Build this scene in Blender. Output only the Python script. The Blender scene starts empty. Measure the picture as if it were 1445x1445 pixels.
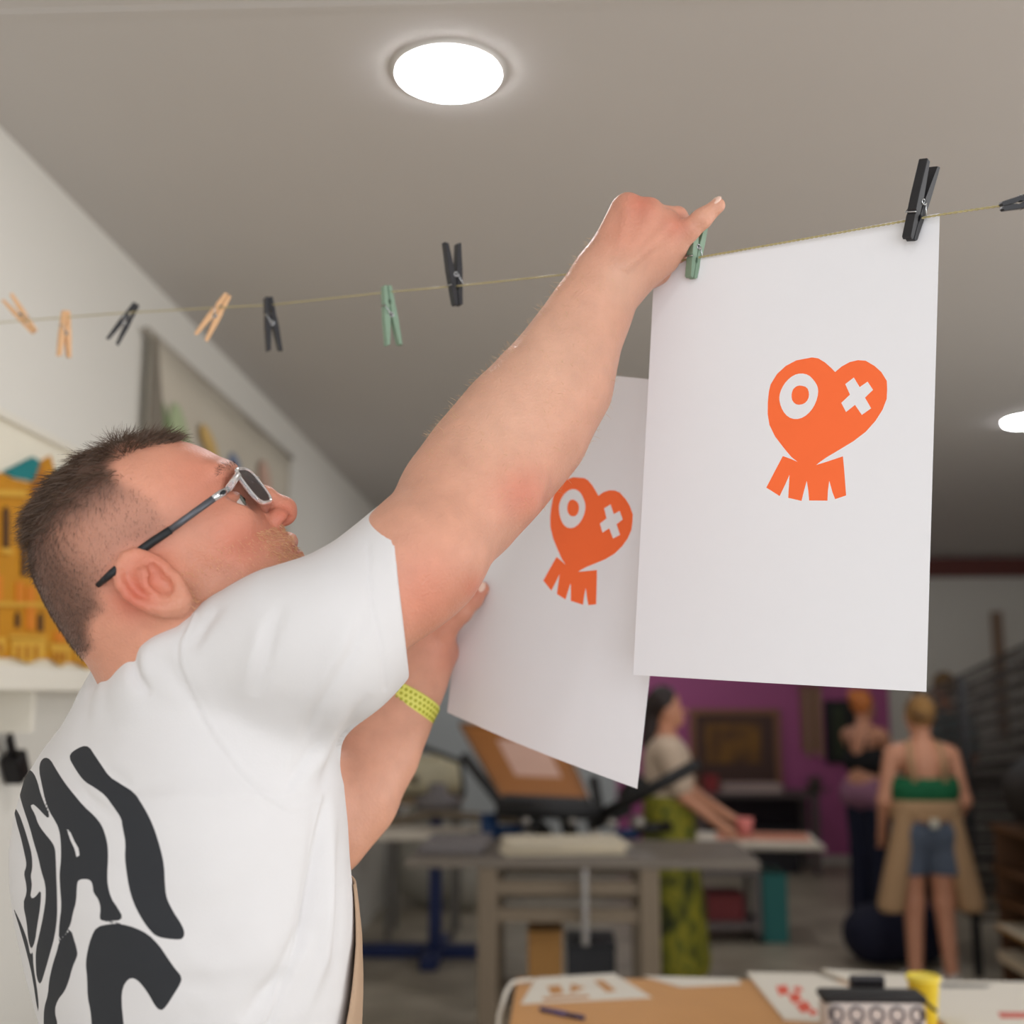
import bpy, bmesh, math, random
import numpy as np
from mathutils import Vector, Matrix
from mathutils.geometry import delaunay_2d_cdt

rng = np.random.default_rng(7); random.seed(7)
scene = bpy.context.scene
COL = scene.collection
# ------------------------------------------------------------------ camera
FPX = 1640.0
PITCH = math.atan(262.5/FPX); YAW = math.atan(67.5/FPX)
CAM = np.array([0, 0, 1.6])
FW = np.array([-math.sin(YAW)*math.cos(PITCH), math.cos(YAW)*math.cos(PITCH), math.sin(PITCH)])
RT = np.array([math.cos(YAW), math.sin(YAW), 0.0])
UP = np.cross(RT, FW)
cd = bpy.data.cameras.new('camera'); cam = bpy.data.objects.new('camera', cd); COL.objects.link(cam)
cam.location = CAM; cam.rotation_euler = (math.pi/2+PITCH, 0, YAW)
cd.sensor_width = 36; cd.lens = 36*FPX/1445; cd.clip_start = 0.05; cd.clip_end = 60
cd.dof.use_dof = True; cd.dof.focus_distance = 1.07; cd.dof.aperture_fstop = 3.4
scene.camera = cam
# ------------------------------------------------------------------ light and exposure
scene.view_settings.view_transform = 'Standard'; scene.view_settings.look = 'None'
scene.view_settings.gamma = 1; scene.view_settings.use_curve_mapping = False
scene.view_settings.exposure = -0.04
world = bpy.data.worlds.new('sky'); scene.world = world; world.use_nodes = True
bg = world.node_tree.nodes['Background']; bg.inputs[0].default_value = (0.80, 0.88, 1.0, 1); bg.inputs[1].default_value = 1.0
def area(name, loc, rot, sx, sy, power, color):
    l = bpy.data.lights.new(name, 'AREA'); l.shape = 'RECTANGLE'; l.size = sx; l.size_y = sy; l.energy = power; l.color = color
    o = bpy.data.objects.new(name, l); COL.objects.link(o); o.location = loc; o.rotation_euler = rot
    return o
area('doorway_daylight', (1.3, -2.55, 1.45), (math.radians(90), 0, 0), 4.6, 2.5, 72, (0.97, 0.97, 0.99))
area('right_side_fill', (4.62, 1.6, 1.75), (math.radians(90), 0, math.radians(90)), 5.0, 1.9, 110, (0.97, 0.98, 1.0))  # added fill at the windowless right wall, brightens the left wall
LAMP_STRENGTH = 55.0

def ray(px, py): return FW + RT*((px-722.5)/FPX) - UP*((py-722.5)/FPX)
def P(px, py, d): return CAM + d*ray(px, py)
def onz(px, py, z): r = ray(px, py); return CAM + r*(z-CAM[2])/r[2]
def ony(px, py, y): r = ray(px, py); return CAM + r*y/r[1]
def onx(px, py, x): r = ray(px, py); return CAM + r*x/r[0]
def proj(V):
    q = V-CAM; d = q@FW
    return np.stack([722.5+FPX*(q@RT)/d, 722.5-FPX*(q@UP)/d, d], -1)
def nrm(v): v = np.asarray(v, float); return v/np.linalg.norm(v)
def lin(c): return tuple(((x/255)/12.92 if x/255 <= .04045 else ((x/255+.055)/1.055)**2.4) for x in c)

# ------------------------------------------------------------------ materials
MATS = {}
def mat(name, rgb, rough=.6, metal=0, var=.06, scale=8, bump=0, bscale=60, emit=0, trans=0, ior=1.45, sss=0, attr=None, spec=.5, alpha=1):
    if name in MATS: return MATS[name]
    m = bpy.data.materials.new(name); m.use_nodes = True; nt = m.node_tree; b = nt.nodes['Principled BSDF']
    c = lin(rgb)
    b.inputs['Roughness'].default_value = rough; b.inputs['Metallic'].default_value = metal
    b.inputs['Specular IOR Level'].default_value = spec; b.inputs['IOR'].default_value = ior
    b.inputs['Transmission Weight'].default_value = trans; b.inputs['Alpha'].default_value = alpha
    tc = nt.nodes.new('ShaderNodeTexCoord')
    no = nt.nodes.new('ShaderNodeTexNoise'); no.inputs['Scale'].default_value = scale; no.inputs['Detail'].default_value = 4
    nt.links.new(tc.outputs['Object'], no.inputs['Vector'])
    mp = nt.nodes.new('ShaderNodeMapRange'); mp.inputs['To Min'].default_value = 1-var; mp.inputs['To Max'].default_value = 1+var
    nt.links.new(no.outputs['Fac'], mp.inputs['Value'])
    mx = nt.nodes.new('ShaderNodeVectorMath'); mx.operation = 'SCALE'
    if attr:
        at = nt.nodes.new('ShaderNodeAttribute'); at.attribute_name = attr; nt.links.new(at.outputs['Color'], mx.inputs[0])
    else: mx.inputs[0].default_value = c
    nt.links.new(mp.outputs[0], mx.inputs['Scale']); nt.links.new(mx.outputs[0], b.inputs['Base Color'])
    if sss:
        b.inputs['Subsurface Weight'].default_value = sss; b.inputs['Subsurface Radius'].default_value = (.008, .003, .0015); b.inputs['Subsurface Scale'].default_value = 1.0
    if bump:
        n2 = nt.nodes.new('ShaderNodeTexNoise'); n2.inputs['Scale'].default_value = bscale; n2.inputs['Detail'].default_value = 5
        nt.links.new(tc.outputs['Object'], n2.inputs['Vector'])
        bp = nt.nodes.new('ShaderNodeBump'); bp.inputs['Strength'].default_value = bump; bp.inputs['Distance'].default_value = .002
        nt.links.new(n2.outputs['Fac'], bp.inputs['Height']); nt.links.new(bp.outputs[0], b.inputs['Normal'])
    if emit:
        b.inputs['Emission Color'].default_value = (*c, 1); b.inputs['Emission Strength'].default_value = emit
    MATS[name] = m; return m
def ramp_mat(name, stops, scale=6, rough=.7, stretch=(1, 1, 1), detail=3):
    if name in MATS: return MATS[name]
    m = bpy.data.materials.new(name); m.use_nodes = True; nt = m.node_tree; b = nt.nodes['Principled BSDF']; b.inputs['Roughness'].default_value = rough
    tc = nt.nodes.new('ShaderNodeTexCoord'); mp = nt.nodes.new('ShaderNodeMapping'); mp.inputs['Scale'].default_value = stretch
    no = nt.nodes.new('ShaderNodeTexNoise'); no.inputs['Scale'].default_value = scale; no.inputs['Detail'].default_value = detail
    cr = nt.nodes.new('ShaderNodeValToRGB'); cr.color_ramp.elements.remove(cr.color_ramp.elements[0])
    for i, (p, c) in enumerate(stops):
        e = cr.color_ramp.elements[0] if i == 0 else cr.color_ramp.elements.new(p)
        e.position = p; e.color = (*lin(c), 1)
    nt.links.new(tc.outputs['Object'], mp.inputs[0]); nt.links.new(mp.outputs[0], no.inputs['Vector'])
    nt.links.new(no.outputs['Fac'], cr.inputs[0]); nt.links.new(cr.outputs[0], b.inputs['Base Color'])
    MATS[name] = m; return m

# ------------------------------------------------------------------ object helpers
WL = {}
def tag(o, label, cat, group=None):
    o['label'] = label; o['category'] = cat
    if group: o['group'] = group
    return o
def thing(name, label, cat, loc, group=None):
    o = bpy.data.objects.new(name, None); COL.objects.link(o); o.empty_display_size = .05
    o.location = loc; WL[o.name] = np.array(loc, float); return tag(o, label, cat, group)
def build(name, V, F, m, parent=None, smooth=False, mi=None, kind=None):
    V = np.asarray(V, float).reshape(-1, 3)
    off = WL[parent.name] if parent else np.zeros(3)
    me = bpy.data.meshes.new(name)
    if isinstance(F, np.ndarray) and F.ndim == 2:
        n, k = F.shape
        me.vertices.add(len(V)); me.vertices.foreach_set('co', (V-off).astype(np.float32).ravel())
        me.loops.add(n*k); me.loops.foreach_set('vertex_index', F.astype(np.int32).ravel())
        me.polygons.add(n); me.polygons.foreach_set('loop_start', np.arange(0, n*k, k, dtype=np.int32))
        me.update(calc_edges=True)
    else: me.from_pydata([tuple(v) for v in V-off], [], [tuple(int(i) for i in f) for f in F])
    for x in (m if isinstance(m, (list, tuple)) else [m]): me.materials.append(x)
    if smooth: me.polygons.foreach_set('use_smooth', np.ones(len(me.polygons), bool))
    if mi is not None: me.polygons.foreach_set('material_index', np.asarray(mi, np.int32))
    me.validate(); me.update()
    o = bpy.data.objects.new(name, me); COL.objects.link(o)
    if parent: o.parent = parent
    WL[o.name] = off
    if kind: o['kind'] = kind
    return o
def fill(o):
    bm = bmesh.new(); bm.from_mesh(o.data); bd = [e for e in bm.edges if e.is_boundary]
    if bd: bmesh.ops.holes_fill(bm, edges=bd, sides=0)
    for f in bm.faces: f.smooth = True
    bm.to_mesh(o.data); bm.free()
class G:
    """collects shapes into one mesh"""
    def __init__(s): s.V = []; s.F = []
    def add(s, V, F):
        n = len(s.V); s.V += [tuple(v) for v in V]; s.F += [tuple(int(i)+n for i in f) for f in F]; return s
    def box(s, c, size, R=None, bev=0.0):
        x, y, z = np.array(size)/2; c = np.array(c, float)
        b = min(bev, .45*min(2*x, 2*y, 2*z))
        if b <= 0:
            V = np.array([(sx*x, sy*y, sz*z) for sz in (-1, 1) for sy in (-1, 1) for sx in (-1, 1)])
            F = [(0, 2, 3, 1), (4, 5, 7, 6), (0, 1, 5, 4), (2, 6, 7, 3), (0, 4, 6, 2), (1, 3, 7, 5)]
        else:
            bm = bmesh.new(); bmesh.ops.create_cube(bm, size=1)
            for v in bm.verts: v.co = Vector((v.co.x*2*x, v.co.y*2*y, v.co.z*2*z))
            bmesh.ops.bevel(bm, geom=list(bm.edges), offset=b, segments=2, affect='EDGES', profile=.5)
            bm.verts.index_update(); V = np.array([v.co[:] for v in bm.verts]); F = [[v.index for v in f.verts] for f in bm.faces]; bm.free()
        if R is not None: V = V@np.array(R).T
        return s.add(V+c, F)
    def tube(s, pts, r, n=8, caps=True):
        pts = [np.array(p, float) for p in pts]; rs = r if hasattr(r, '__len__') else [r]*len(pts)
        V = []; ref = None
        for i, p in enumerate(pts):
            t = nrm(pts[min(i+1, len(pts)-1)]-pts[max(i-1, 0)])
            if ref is None: ref = np.array([0, 0, 1.]) if abs(t[2]) < .9 else np.array([1., 0, 0])
            a = nrm(np.cross(t, ref)); b = np.cross(a, t); ref = b
            b = nrm(b)
            for k in range(n):
                w = 2*math.pi*k/n; V.append(p+rs[i]*(math.cos(w)*a+math.sin(w)*b))
        F = []
        for i in range(len(pts)-1):
            for k in range(n): F.append((i*n+k, i*n+(k+1) % n, (i+1)*n+(k+1) % n, (i+1)*n+k))
        if caps: F.append(tuple(range(n))[::-1]); F.append(tuple((len(pts)-1)*n+k for k in range(n)))
        return s.add(V, F)
    def lathe(s, prof, c, n=24, R=None):
        V = [(r*math.cos(2*math.pi*k/n), r*math.sin(2*math.pi*k/n), z) for r, z in prof for k in range(n)]
        V = np.array(V)
        if R is not None: V = V@np.array(R).T
        F = [(i*n+k, i*n+(k+1) % n, (i+1)*n+(k+1) % n, (i+1)*n+k) for i in range(len(prof)-1) for k in range(n)]
        F.append(tuple(range(n))[::-1]); F.append(tuple((len(prof)-1)*n+k for k in range(n)))
        return s.add(V+np.array(c, float), F)
    def prism(s, poly, z0, z1, O=(0, 0, 0), A=(1, 0, 0), B=(0, 1, 0), N=(0, 0, 1)):
        O, A, B, N = [np.array(q, float) for q in (O, A, B, N)]
        n = len(poly); V = [O+x*A+y*B+z*N for z in (z0, z1) for x, y in poly]
        F = [tuple(range(n))[::-1], tuple(range(n, 2*n))]+[(i, (i+1) % n, n+(i+1) % n, n+i) for i in range(n)]
        return s.add(V, F)
    def out(s, name, m, parent=None, smooth=False, kind=None): return build(name, s.V, s.F, m, parent, smooth, None, kind)
def bx(name, lo, hi, m, parent=None, bev=0, kind=None):
    lo = np.array(lo, float); hi = np.array(hi, float)
    return G().box((lo+hi)/2, hi-lo, None, bev).out(name, m, parent, False, kind)
def rotz(a): c, s = math.cos(a), math.sin(a); return np.array([[c, -s, 0], [s, c, 0], [0, 0, 1]])
def frame(x, y=None, z=None):
    return np.array([x, y, z]).T

# ------------------------------------------------------------------ implicit surfaces (smooth unions) -> one continuous mesh
def smin(a, b, k):
    h = np.maximum(k-np.abs(a-b), 0)/k
    return np.minimum(a, b)-h*h*k*.25
class SDF:
    def __init__(s): s.p = []
    def add(s, fn, c, r, k=.01, op='u'): s.p.append((fn, np.array(c, float), r, k, op)); return s
    def rc(s, a, b, ra, rb=None, k=.01, op='u'):
        a = np.array(a, float); b = np.array(b, float); rb = ra if rb is None else rb; ab = b-a; L = max(ab@ab, 1e-12)
        def fn(p):
            t = np.clip(((p-a)@ab)/L, 0, 1); q = p-a-t[:, None]*ab
            return np.sqrt((q*q).sum(1))-(ra+(rb-ra)*t)
        return s.add(fn, (a+b)/2, math.sqrt(L)/2+max(ra, rb), k, op)
    def chain(s, pts, rs, k=.01):
        for i in range(len(pts)-1): s.rc(pts[i], pts[i+1], rs[i], rs[i+1], k)
        return s
    def el(s, c, r, R=None, k=.01, op='u'):
        c = np.array(c, float); r = np.array(r, float); R = np.eye(3) if R is None else np.array(R)   # R columns = axes
        def fn(p):
            q = (p-c)@R; k0 = np.sqrt(((q/r)**2).sum(1)); k1 = np.sqrt(((q/r**2)**2).sum(1))+1e-9
            return k0*(k0-1)/k1
        return s.add(fn, c, r.max(), k, op)
    def cut(s, pt, n, k=.003):       # keeps the side the normal points away from
        pt = np.array(pt, float); n = nrm(n)
        return s.add(lambda p: (p-pt)@n, pt, 1e9, k, 'i')
    def ev(s, X, idx):
        d = np.full(len(X), 1.0)
        for i in idx:
            fn, c, r, k, op = s.p[i]; v = fn(X)
            d = smin(d, v, k) if op == 'u' else (-smin(-d, v, k) if op == 's' else -smin(-d, -v, k))
        return d
    def mesh(s, res, N=12):
        us = [q for q in s.p if q[4] == 'u']
        lo = np.min([q[1]-q[2] for q in us], 0)-3*res; hi = np.max([q[1]+q[2] for q in us], 0)+3*res
        nb = np.ceil((hi-lo)/(res*N)).astype(int); hd = res*N*.5*math.sqrt(3)
        g = np.stack(np.meshgrid(*[np.arange(n) for n in nb], indexing='ij'), -1).reshape(-1, 3)
        cen = lo+(g+.5)*res*N
        rel = np.zeros((len(g), len(s.p)), bool)
        for i, (fn, c, r, k, op) in enumerate(s.p):
            if op == 'i': rel[:, i] = True; continue
            near = np.linalg.norm(cen-c, axis=1)-r < 3*hd+2*k+.02
            if near.any():
                v = fn(cen[near]); rel[np.where(near)[0], i] = v-(2.6 if r > .16 else 1.35)*hd < 2*k+.006
        anyu = rel[:, [i for i, q in enumerate(s.p) if q[4] == 'u']].any(1)
        g = g[anyu]; rel = rel[anyu]
        off = np.stack(np.meshgrid(*[np.arange(N+1)]*3, indexing='ij'), -1).reshape(-1, 3)
        dim = nb*N+2; ids = []; pos = []; quads = []
        def gid(c): return (c[..., 0]*dim[1]+c[..., 1])*dim[2]+c[..., 2]
        co = np.array([(a, b, c) for a in (0, 1) for b in (0, 1) for c in (0, 1)])
        ed = [(i, j) for i in range(8) for j in range(i+1, 8) if np.abs(co[i]-co[j]).sum() == 1]
        for b in range(len(g)):
            i0 = g[b]*N; X = lo+(i0+off)*res
            v = s.ev(X, np.where(rel[b])[0]).reshape(N+1, N+1, N+1); S = v < 0
            if S.all() or not S.any(): continue
            cnt = sum(S[a:N+a, bb:N+bb, c:N+c].astype(np.int8) for a, bb, c in co)
            cc = np.argwhere((cnt > 0) & (cnt < 8))
            if len(cc):
                vals = np.stack([v[cc[:, 0]+a, cc[:, 1]+bb, cc[:, 2]+c] for a, bb, c in co], 1)
                acc = np.zeros((len(cc), 3)); n = np.zeros(len(cc))
                for i, j in ed:
                    mk = (vals[:, i] < 0) != (vals[:, j] < 0)
                    t = vals[mk, i]/(vals[mk, i]-vals[mk, j]); acc[mk] += co[i]+t[:, None]*(co[j]-co[i]); n[mk] += 1
                ids.append(gid(cc+i0)); pos.append(lo+(cc+i0+acc/n[:, None])*res)
            A = S[:N, :N, :N]
            for ax in range(3):
                sl = [slice(0, N)]*3; sl[ax] = slice(1, N+1); B = S[tuple(sl)]
                e = np.argwhere(A != B)
                if not len(e): continue
                ins = A[e[:, 0], e[:, 1], e[:, 2]]; e = e+i0
                d1 = np.zeros(3, int); d2 = np.zeros(3, int); d1[(ax+1) % 3] = 1; d2[(ax+2) % 3] = 1
                q = np.stack([gid(e-d1-d2), gid(e-d2), gid(e), gid(e-d1)], 1)
                q[~ins] = q[~ins][:, ::-1]; quads.append(q)
        ids = np.concatenate(ids); pos = np.concatenate(pos); q = np.concatenate(quads)
        ids, u = np.unique(ids, return_index=True); pos = pos[u]
        k = np.searchsorted(ids, q); k = np.minimum(k, len(ids)-1); ok = (ids[k] == q).all(1)
        return pos, k[ok]
def vnormals(V, F):
    fn = np.cross(V[F[:, 2]]-V[F[:, 0]], V[F[:, 3]]-V[F[:, 1]]); n = np.zeros_like(V)
    for i in range(4): np.add.at(n, F[:, i], fn)
    return n/(np.linalg.norm(n, axis=1, keepdims=True)+1e-12)
def polydist(pts, poly):
    """signed distance to a polygon, negative inside"""
    pts = np.asarray(pts, float); poly = np.asarray(poly, float); d = np.full(len(pts), 1e18); ins = np.zeros(len(pts), bool)
    for i in range(len(poly)):
        a = poly[i]; b = poly[(i+1) % len(poly)]; e = b-a; w = pts-a
        t = np.clip((w@e)/max(e@e, 1e-12), 0, 1); q = w-t[:, None]*e; d = np.minimum(d, (q*q).sum(1))
        c = ((a[1] <= pts[:, 1]) & (b[1] > pts[:, 1])) | ((b[1] <= pts[:, 1]) & (a[1] > pts[:, 1]))
        with np.errstate(divide='ignore', invalid='ignore'):
            xi = a[0]+(pts[:, 1]-a[1])/(b[1]-a[1] if b[1] != a[1] else 1e-12)*e[0]
        ins ^= c & (pts[:, 0] < xi)
    return np.where(ins, -1, 1)*np.sqrt(d)
def linedist(pts, line):
    d = np.full(len(pts), 1e18); line = np.asarray(line, float)
    for a, b in zip(line[:-1], line[1:]):
        e = b-a; w = pts-a; t = np.clip((w@e)/(e@e), 0, 1); q = w-t[:, None]*e; d = np.minimum(d, (q*q).sum(1))
    return np.sqrt(d)
def smooth_poly(p, it=2):
    p = np.array(p, float)
    for _ in range(it):
        q = np.roll(p, -1, 0); p = np.stack([.75*p+.25*q, .25*p+.75*q], 1).reshape(-1, 2)
    return p
def Z(pts, ox, oy, sc): return np.array(pts, float)/sc+np.array([ox, oy])
def setcol(o, name, rgb):
    a = o.data.color_attributes.new(name, 'FLOAT_COLOR', 'POINT')
    a.data.foreach_set('color', np.concatenate([rgb, np.ones((len(rgb), 1))], 1).astype(np.float32).ravel())
def setf(o, name, v):
    a = o.data.attributes.new(name, 'FLOAT', 'POINT'); a.data.foreach_set('value', np.asarray(v, np.float32))
def blades(name, roots, dirs, bends, L, w, m, parent):
    """short tapered hairs, one ribbon each"""
    n = len(roots); side = np.cross(dirs, rng.normal(size=(n, 3))); side /= np.linalg.norm(side, axis=1, keepdims=True)+1e-9
    L = np.asarray(L)[:, None]; w = np.broadcast_to(np.asarray(w, float).reshape(-1, 1), (n, 1))
    p1 = roots+dirs*L*.55; p2 = roots+dirs*L*.9+bends*L*.45
    V = np.stack([roots-side*w, roots+side*w, p1-side*w*.75, p1+side*w*.75, p2-side*w*.15, p2+side*w*.15], 1).reshape(-1, 3)
    b = np.arange(n)[:, None]*6
    F = np.concatenate([b+np.array([[0, 1, 3, 2]]), b+np.array([[2, 3, 5, 4]])])
    o = build(name, V, F, m, parent, True); o['kind'] = 'stuff'; return o
# ================================================================== the room
XL, XR, YB, YF, HC = -1.39, 4.7, 11.83, -2.6, 3.01
def struct(name, lo, hi, m, bev=0): return bx(name, lo, hi, m, None, bev, 'structure')
M_wall = mat('wall_paint', (226, 223, 215), .8, var=.025, scale=2, bump=.08, bscale=90)
M_ceil = mat('ceiling_paint', (206, 202, 198), .85, var=.03, scale=1.2, bump=.06, bscale=70)
M_floor = ramp_mat('concrete_floor', [(.3, (150, 141, 124)), (.5, (168, 158, 140)), (.7, (182, 172, 154))], 3, .45)
M_purple = mat('purple_paint', (186, 96, 150), .6, var=.06, scale=2.5)
M_grey = mat('blue_grey_paint', (208, 214, 216), .7, var=.04, scale=2)
struct('floor', (XL-.2, YF-.4, -.1), (XR+.2, YB+.2, 0), M_floor)
struct('ceiling', (XL-.2, YF-.4, HC), (XR+.2, YB+.2, HC+.1), M_ceil)
struct('wall_left', (XL-.15, YF-.4, 0), (XL, YB+.2, HC), M_wall)
struct('wall_right', (XR, YF-.4, 0), (XR+.15, YB+.2, HC), M_wall)
struct('wall_back', (XL, YB, 0), (XR, YB+.15, HC), M_wall)
struct('wall_back_purple', (0.55, YB-.02, 0), (3.25, YB, 1.95), M_purple)
struct('wall_back_grey', (XL, YB-.02, 0), (0.55, YB, 1.95), M_grey)
# the wall behind the photographer with its wide doorway
struct('wall_front_left', (XL, YF-.1, 0), (-1.0, YF, HC), M_wall)
struct('wall_front_right', (3.6, YF-.1, 0), (XR, YF, HC), M_wall)
struct('wall_front_lintel', (-1.0, YF-.1, 2.7), (3.6, YF, HC), M_wall)
struct('baseboard_back', (0.55, YB-.045, 0), (3.25, YB-.02, .09), mat('pale_trim', (205, 196, 188), .6))
struct('trim_1', (2.2, YB-.12, 2.80), (XR, YB, 2.985), mat('red_brown_beam', (112, 62, 56), .7))
struct('trim_2', (4.30, YB-.06, 1.2), (4.40, YB, 2.45), mat('brown_post', (150, 126, 108), .7))
a_, b_ = onz(0, 20, HC), onz(1445, 40, HC)
struct('trim_3', (XL, a_[1]-.012, HC-.003), (XR, a_[1]+.012, HC), M_ceil)

def downlight(x, y, label, d=.233):
    t = thing('ceiling_light', label, 'light', (x, y, HC), 'round downlights in the ceiling')
    r = d/2
    G().lathe([(r+.001, 0), (r+.012, -.001), (r+.012, -.006), (r+.001, -.009)], (x, y, HC), 48).out('trim_ring', mat('white_trim', (232, 230, 226), .5), t, True)
    G().lathe([(r, -.001), (r, -.010), (r-.006, -.014), (.01, -.015)], (x, y, HC), 48).out('diffuser', mat('lamp_diffuser', (252, 252, 255), .5, var=0, emit=LAMP_STRENGTH), t, True)
    return t
l1 = onz(633, 100, HC); l2 = onz(1453, 592, HC)
downlight(l1[0], l1[1], 'round glowing ceiling light above the clothes line')
downlight(l2[0], l2[1], 'round glowing ceiling light above the drying rack', .25)
q1, q2, q3 = onz(830, 640, HC), onz(1180, 690, HC), onz(860, 800, HC)  # extra lamps hidden behind the sheets, added to brighten the back
for x, y, lab in [(l2[0], l1[1], 'round ceiling light level with the one above the clothes line'), (q1[0], q1[1], 'added hidden ceiling light above the beige bench'), (q2[0], q2[1], 'added hidden ceiling light above the low trolley'), (q3[0], 10.6, 'added hidden ceiling light close to the purple wall'),
                  (l2[0], -1.0, 'round ceiling light near the wide doorway, far from left wall'), (l1[0], -1.0, 'round ceiling light near the wide doorway, close to left wall')]:
    downlight(x, y, lab)

# ------------------------------------------------------------------ left wall: shelf, building print, banner, clip
M_white = mat('white_board', (228, 223, 210), .6, var=.02)
s = thing('wall_shelf', 'white wall shelf carrying the yellow building print', 'shelf', (XL, 2.9, 1.60))
bx('board', (XL, 1.7, 1.642), (XL+.16, 3.75, 1.667), M_white, s, .003)
bx('front_lip', (XL+.15, 1.7, 1.617), (XL+.172, 3.75, 1.672), M_white, s, .003)
for y in (2.0, 2.75, 3.5): bx('bracket', (XL, y-.01, 1.52), (XL+.14, y+.01, 1.641), M_white, s)
# printed panel leaning on the shelf: coordinates (a along the wall, b up)
pt = thing('building_print', 'framed print of a yellow ornate building with teal roof on shelf', 'picture', (XL+.05, 2.9, 1.668))
M_ochre = mat('ochre_print', (196, 134, 20), .6, var=.10, scale=30); M_ochre2 = mat('deep_ochre_print', (178, 112, 22), .6, var=.1, scale=30)
M_teal = mat('teal_print', (20, 122, 124), .6, var=.1, scale=20); M_brown = mat('dark_brown_print', (86, 56, 26), .6); M_cream = mat('cream_print', (214, 166, 60), .6)
M_or = mat('orange_print', (214, 128, 34), .6)
bx('panel', (XL+.025, 1.75, 1.668), (XL+.036, 3.62, 2.283), mat('panel_white', (232, 226, 208), .6), pt)
bx('frame_top', (XL+.022, 1.73, 2.270), (XL+.05, 3.64, 2.290), M_white, pt); bx('frame_end', (XL+.022, 3.62, 1.668), (XL+.05, 3.64, 2.27), M_white, pt)
def W(px, py): q = onx(px, py, XL+.036); return q[1], q[2]
def wallshape(name, pix, m, parent, x=XL+.036, th=.004):
    poly = [(lambda q: (q[1], q[2]))(onx(px, py, x)) for px, py in pix]
    return G().prism(poly, 0, th, (x, 0, 0), (0, 1, 0), (0, 0, 1), (1, 0, 0)).out(name, m, parent)
def zz(pts): return Z(pts, 0, 580, 3.44)
wallshape('facade', zz([(-300, 300), (0, 300), (60, 330), (150, 350), (190, 245), (240, 215), (262, 300), (300, 330), (420, 600), (480, 1250), (380, 1230), (220, 1205), (-300, 1190)]), M_ochre, pt)
wallshape('roof', zz([(10, 295), (155, 222), (190, 245), (160, 340), (60, 322)]), M_teal, pt, XL+.041)
wallshape('roof', zz([(265, 280), (310, 300), (330, 350), (275, 330)]), M_teal, pt, XL+.041)
wallshape('roof', zz([(-260, 240), (-120, 180), (-40, 285), (-250, 300)]), M_teal, pt, XL+.041)
wallshape('gable', zz([(150, 350), (195, 240), (212, 320), (200, 430), (165, 440)]), M_ochre2, pt, XL+.041)
for a, b, c, d in [(10, 470, 40, 665), (100, 640, 125, 800), (70, 980, 92, 1050), (180, 985, 205, 1070), (-70, 470, -40, 665), (-40, 950, -20, 1050)]:
    wallshape('window', zz([(a, b+15), ((a+c)/2, b-8), (c, b+15), (c, d), (a, d)]), M_brown, pt, XL+.041)
for a, b, c, d in [(-60, 380, 115, 410), (0, 665, 50, 690), (30, 1085, 215, 1100), (-60, 925, 230, 945), (230, 1130, 345, 1145)]:
    wallshape('cornice', zz([(a, b), (c, b+6), (c, d+6), (a, d)]), M_cream, pt, XL+.041, .007)
for a, b, c, d in [(75, 830, 110, 940), (125, 850, 165, 1060), (-30, 800, 5, 920), (265, 1070, 315, 1120)]:
    wallshape('panel_of_colour', zz([(a, b), (c, b), (c, d), (a, d)]), M_or, pt, XL+.041)
for a, b, c, d in [(45, 1110, 215, 1225), (240, 1140, 335, 1240), (360, 1170, 470, 1255), (-60, 1100, 20, 1190)]:
    po = wallshape('porch', zz([(a, b), (c, b), (c-6, d-30), ((a+c)/2, d), (a+6, d-30)]), M_cream, pt, XL+.041, .006)
    for q in (.25, .5, .75): wallshape('porch_column', zz([(a+(c-a)*q-6, b+30), (a+(c-a)*q+6, b+30), (a+(c-a)*q+6, d-20), (a+(c-a)*q-6, d-20)]), M_ochre2, po, XL+.0475, .003)
# banner
bn = thing('wall_banner', 'pale fabric banner with loose colour strokes hung high on wall', 'banner', (XL+.02, 4.6, 2.05))
y0, y1, zt, zb = 3.68, 5.72, 2.80, 1.55
V = []; F = []; nu, nv = 40, 10
for j in range(nv+1):
    for i in range(nu+1):
        u = i/nu; v = j/nv; V.append((XL+.03+.012*math.sin(u*17)*(.3+v), y0+(y1-y0)*u, zt-(zt-zb)*v))
for j in range(nv):
    for i in range(nu): a = j*(nu+1)+i; F.append((a, a+1, a+nu+2, a+nu+1))
o = build('cloth', V, F, mat('banner_cloth', (206, 198, 182), .85, var=.05, scale=5), bn, True)
so = o.modifiers.new('thick', 'SOLIDIFY'); so.thickness = .004
G().tube([(XL+.03, y0-.03, zt+.005), (XL+.03, y1+.03, zt+.005)], .011, 8).out('hanging_rod', mat('grey_rod', (160, 152, 140), .5), bn, True)
build('folded_edge', [(XL+.045, y0-.005, zt), (XL+.05, y0+.02, zt-.02), (XL+.075, y0+.38, zb), (XL+.03, y0-.005, zb)], [(0, 1, 2, 3)], mat('banner_back', (128, 120, 108), .85), bn).modifiers.new('thick', 'SOLIDIFY').thickness = .003
def stroke(pix, w, rgb):
    pts = [onx(px, py, XL+.055) for px, py in pix]
    up = [p+np.array([0, 2.3*w*math.sin(math.pi*(.15+.7*k/(len(pts)-1))), 0]) for k, p in enumerate(pts)]; dn = [p-np.array([0, 2.3*w*math.sin(math.pi*(.15+.7*k/(len(pts)-1))), 0]) for k, p in enumerate(pts)]
    poly = smooth_poly([(p[1], p[2]) for p in up]+[(p[1], p[2]) for p in dn[::-1]], 2)
    G().prism(poly, 0, .003, (XL+.046, 0, 0), (0, 1, 0), (0, 0, 1), (1, 0, 0)).out('painted_stroke', mat('stroke_%d_%d_%d' % rgb, rgb, .8), bn)
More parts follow.
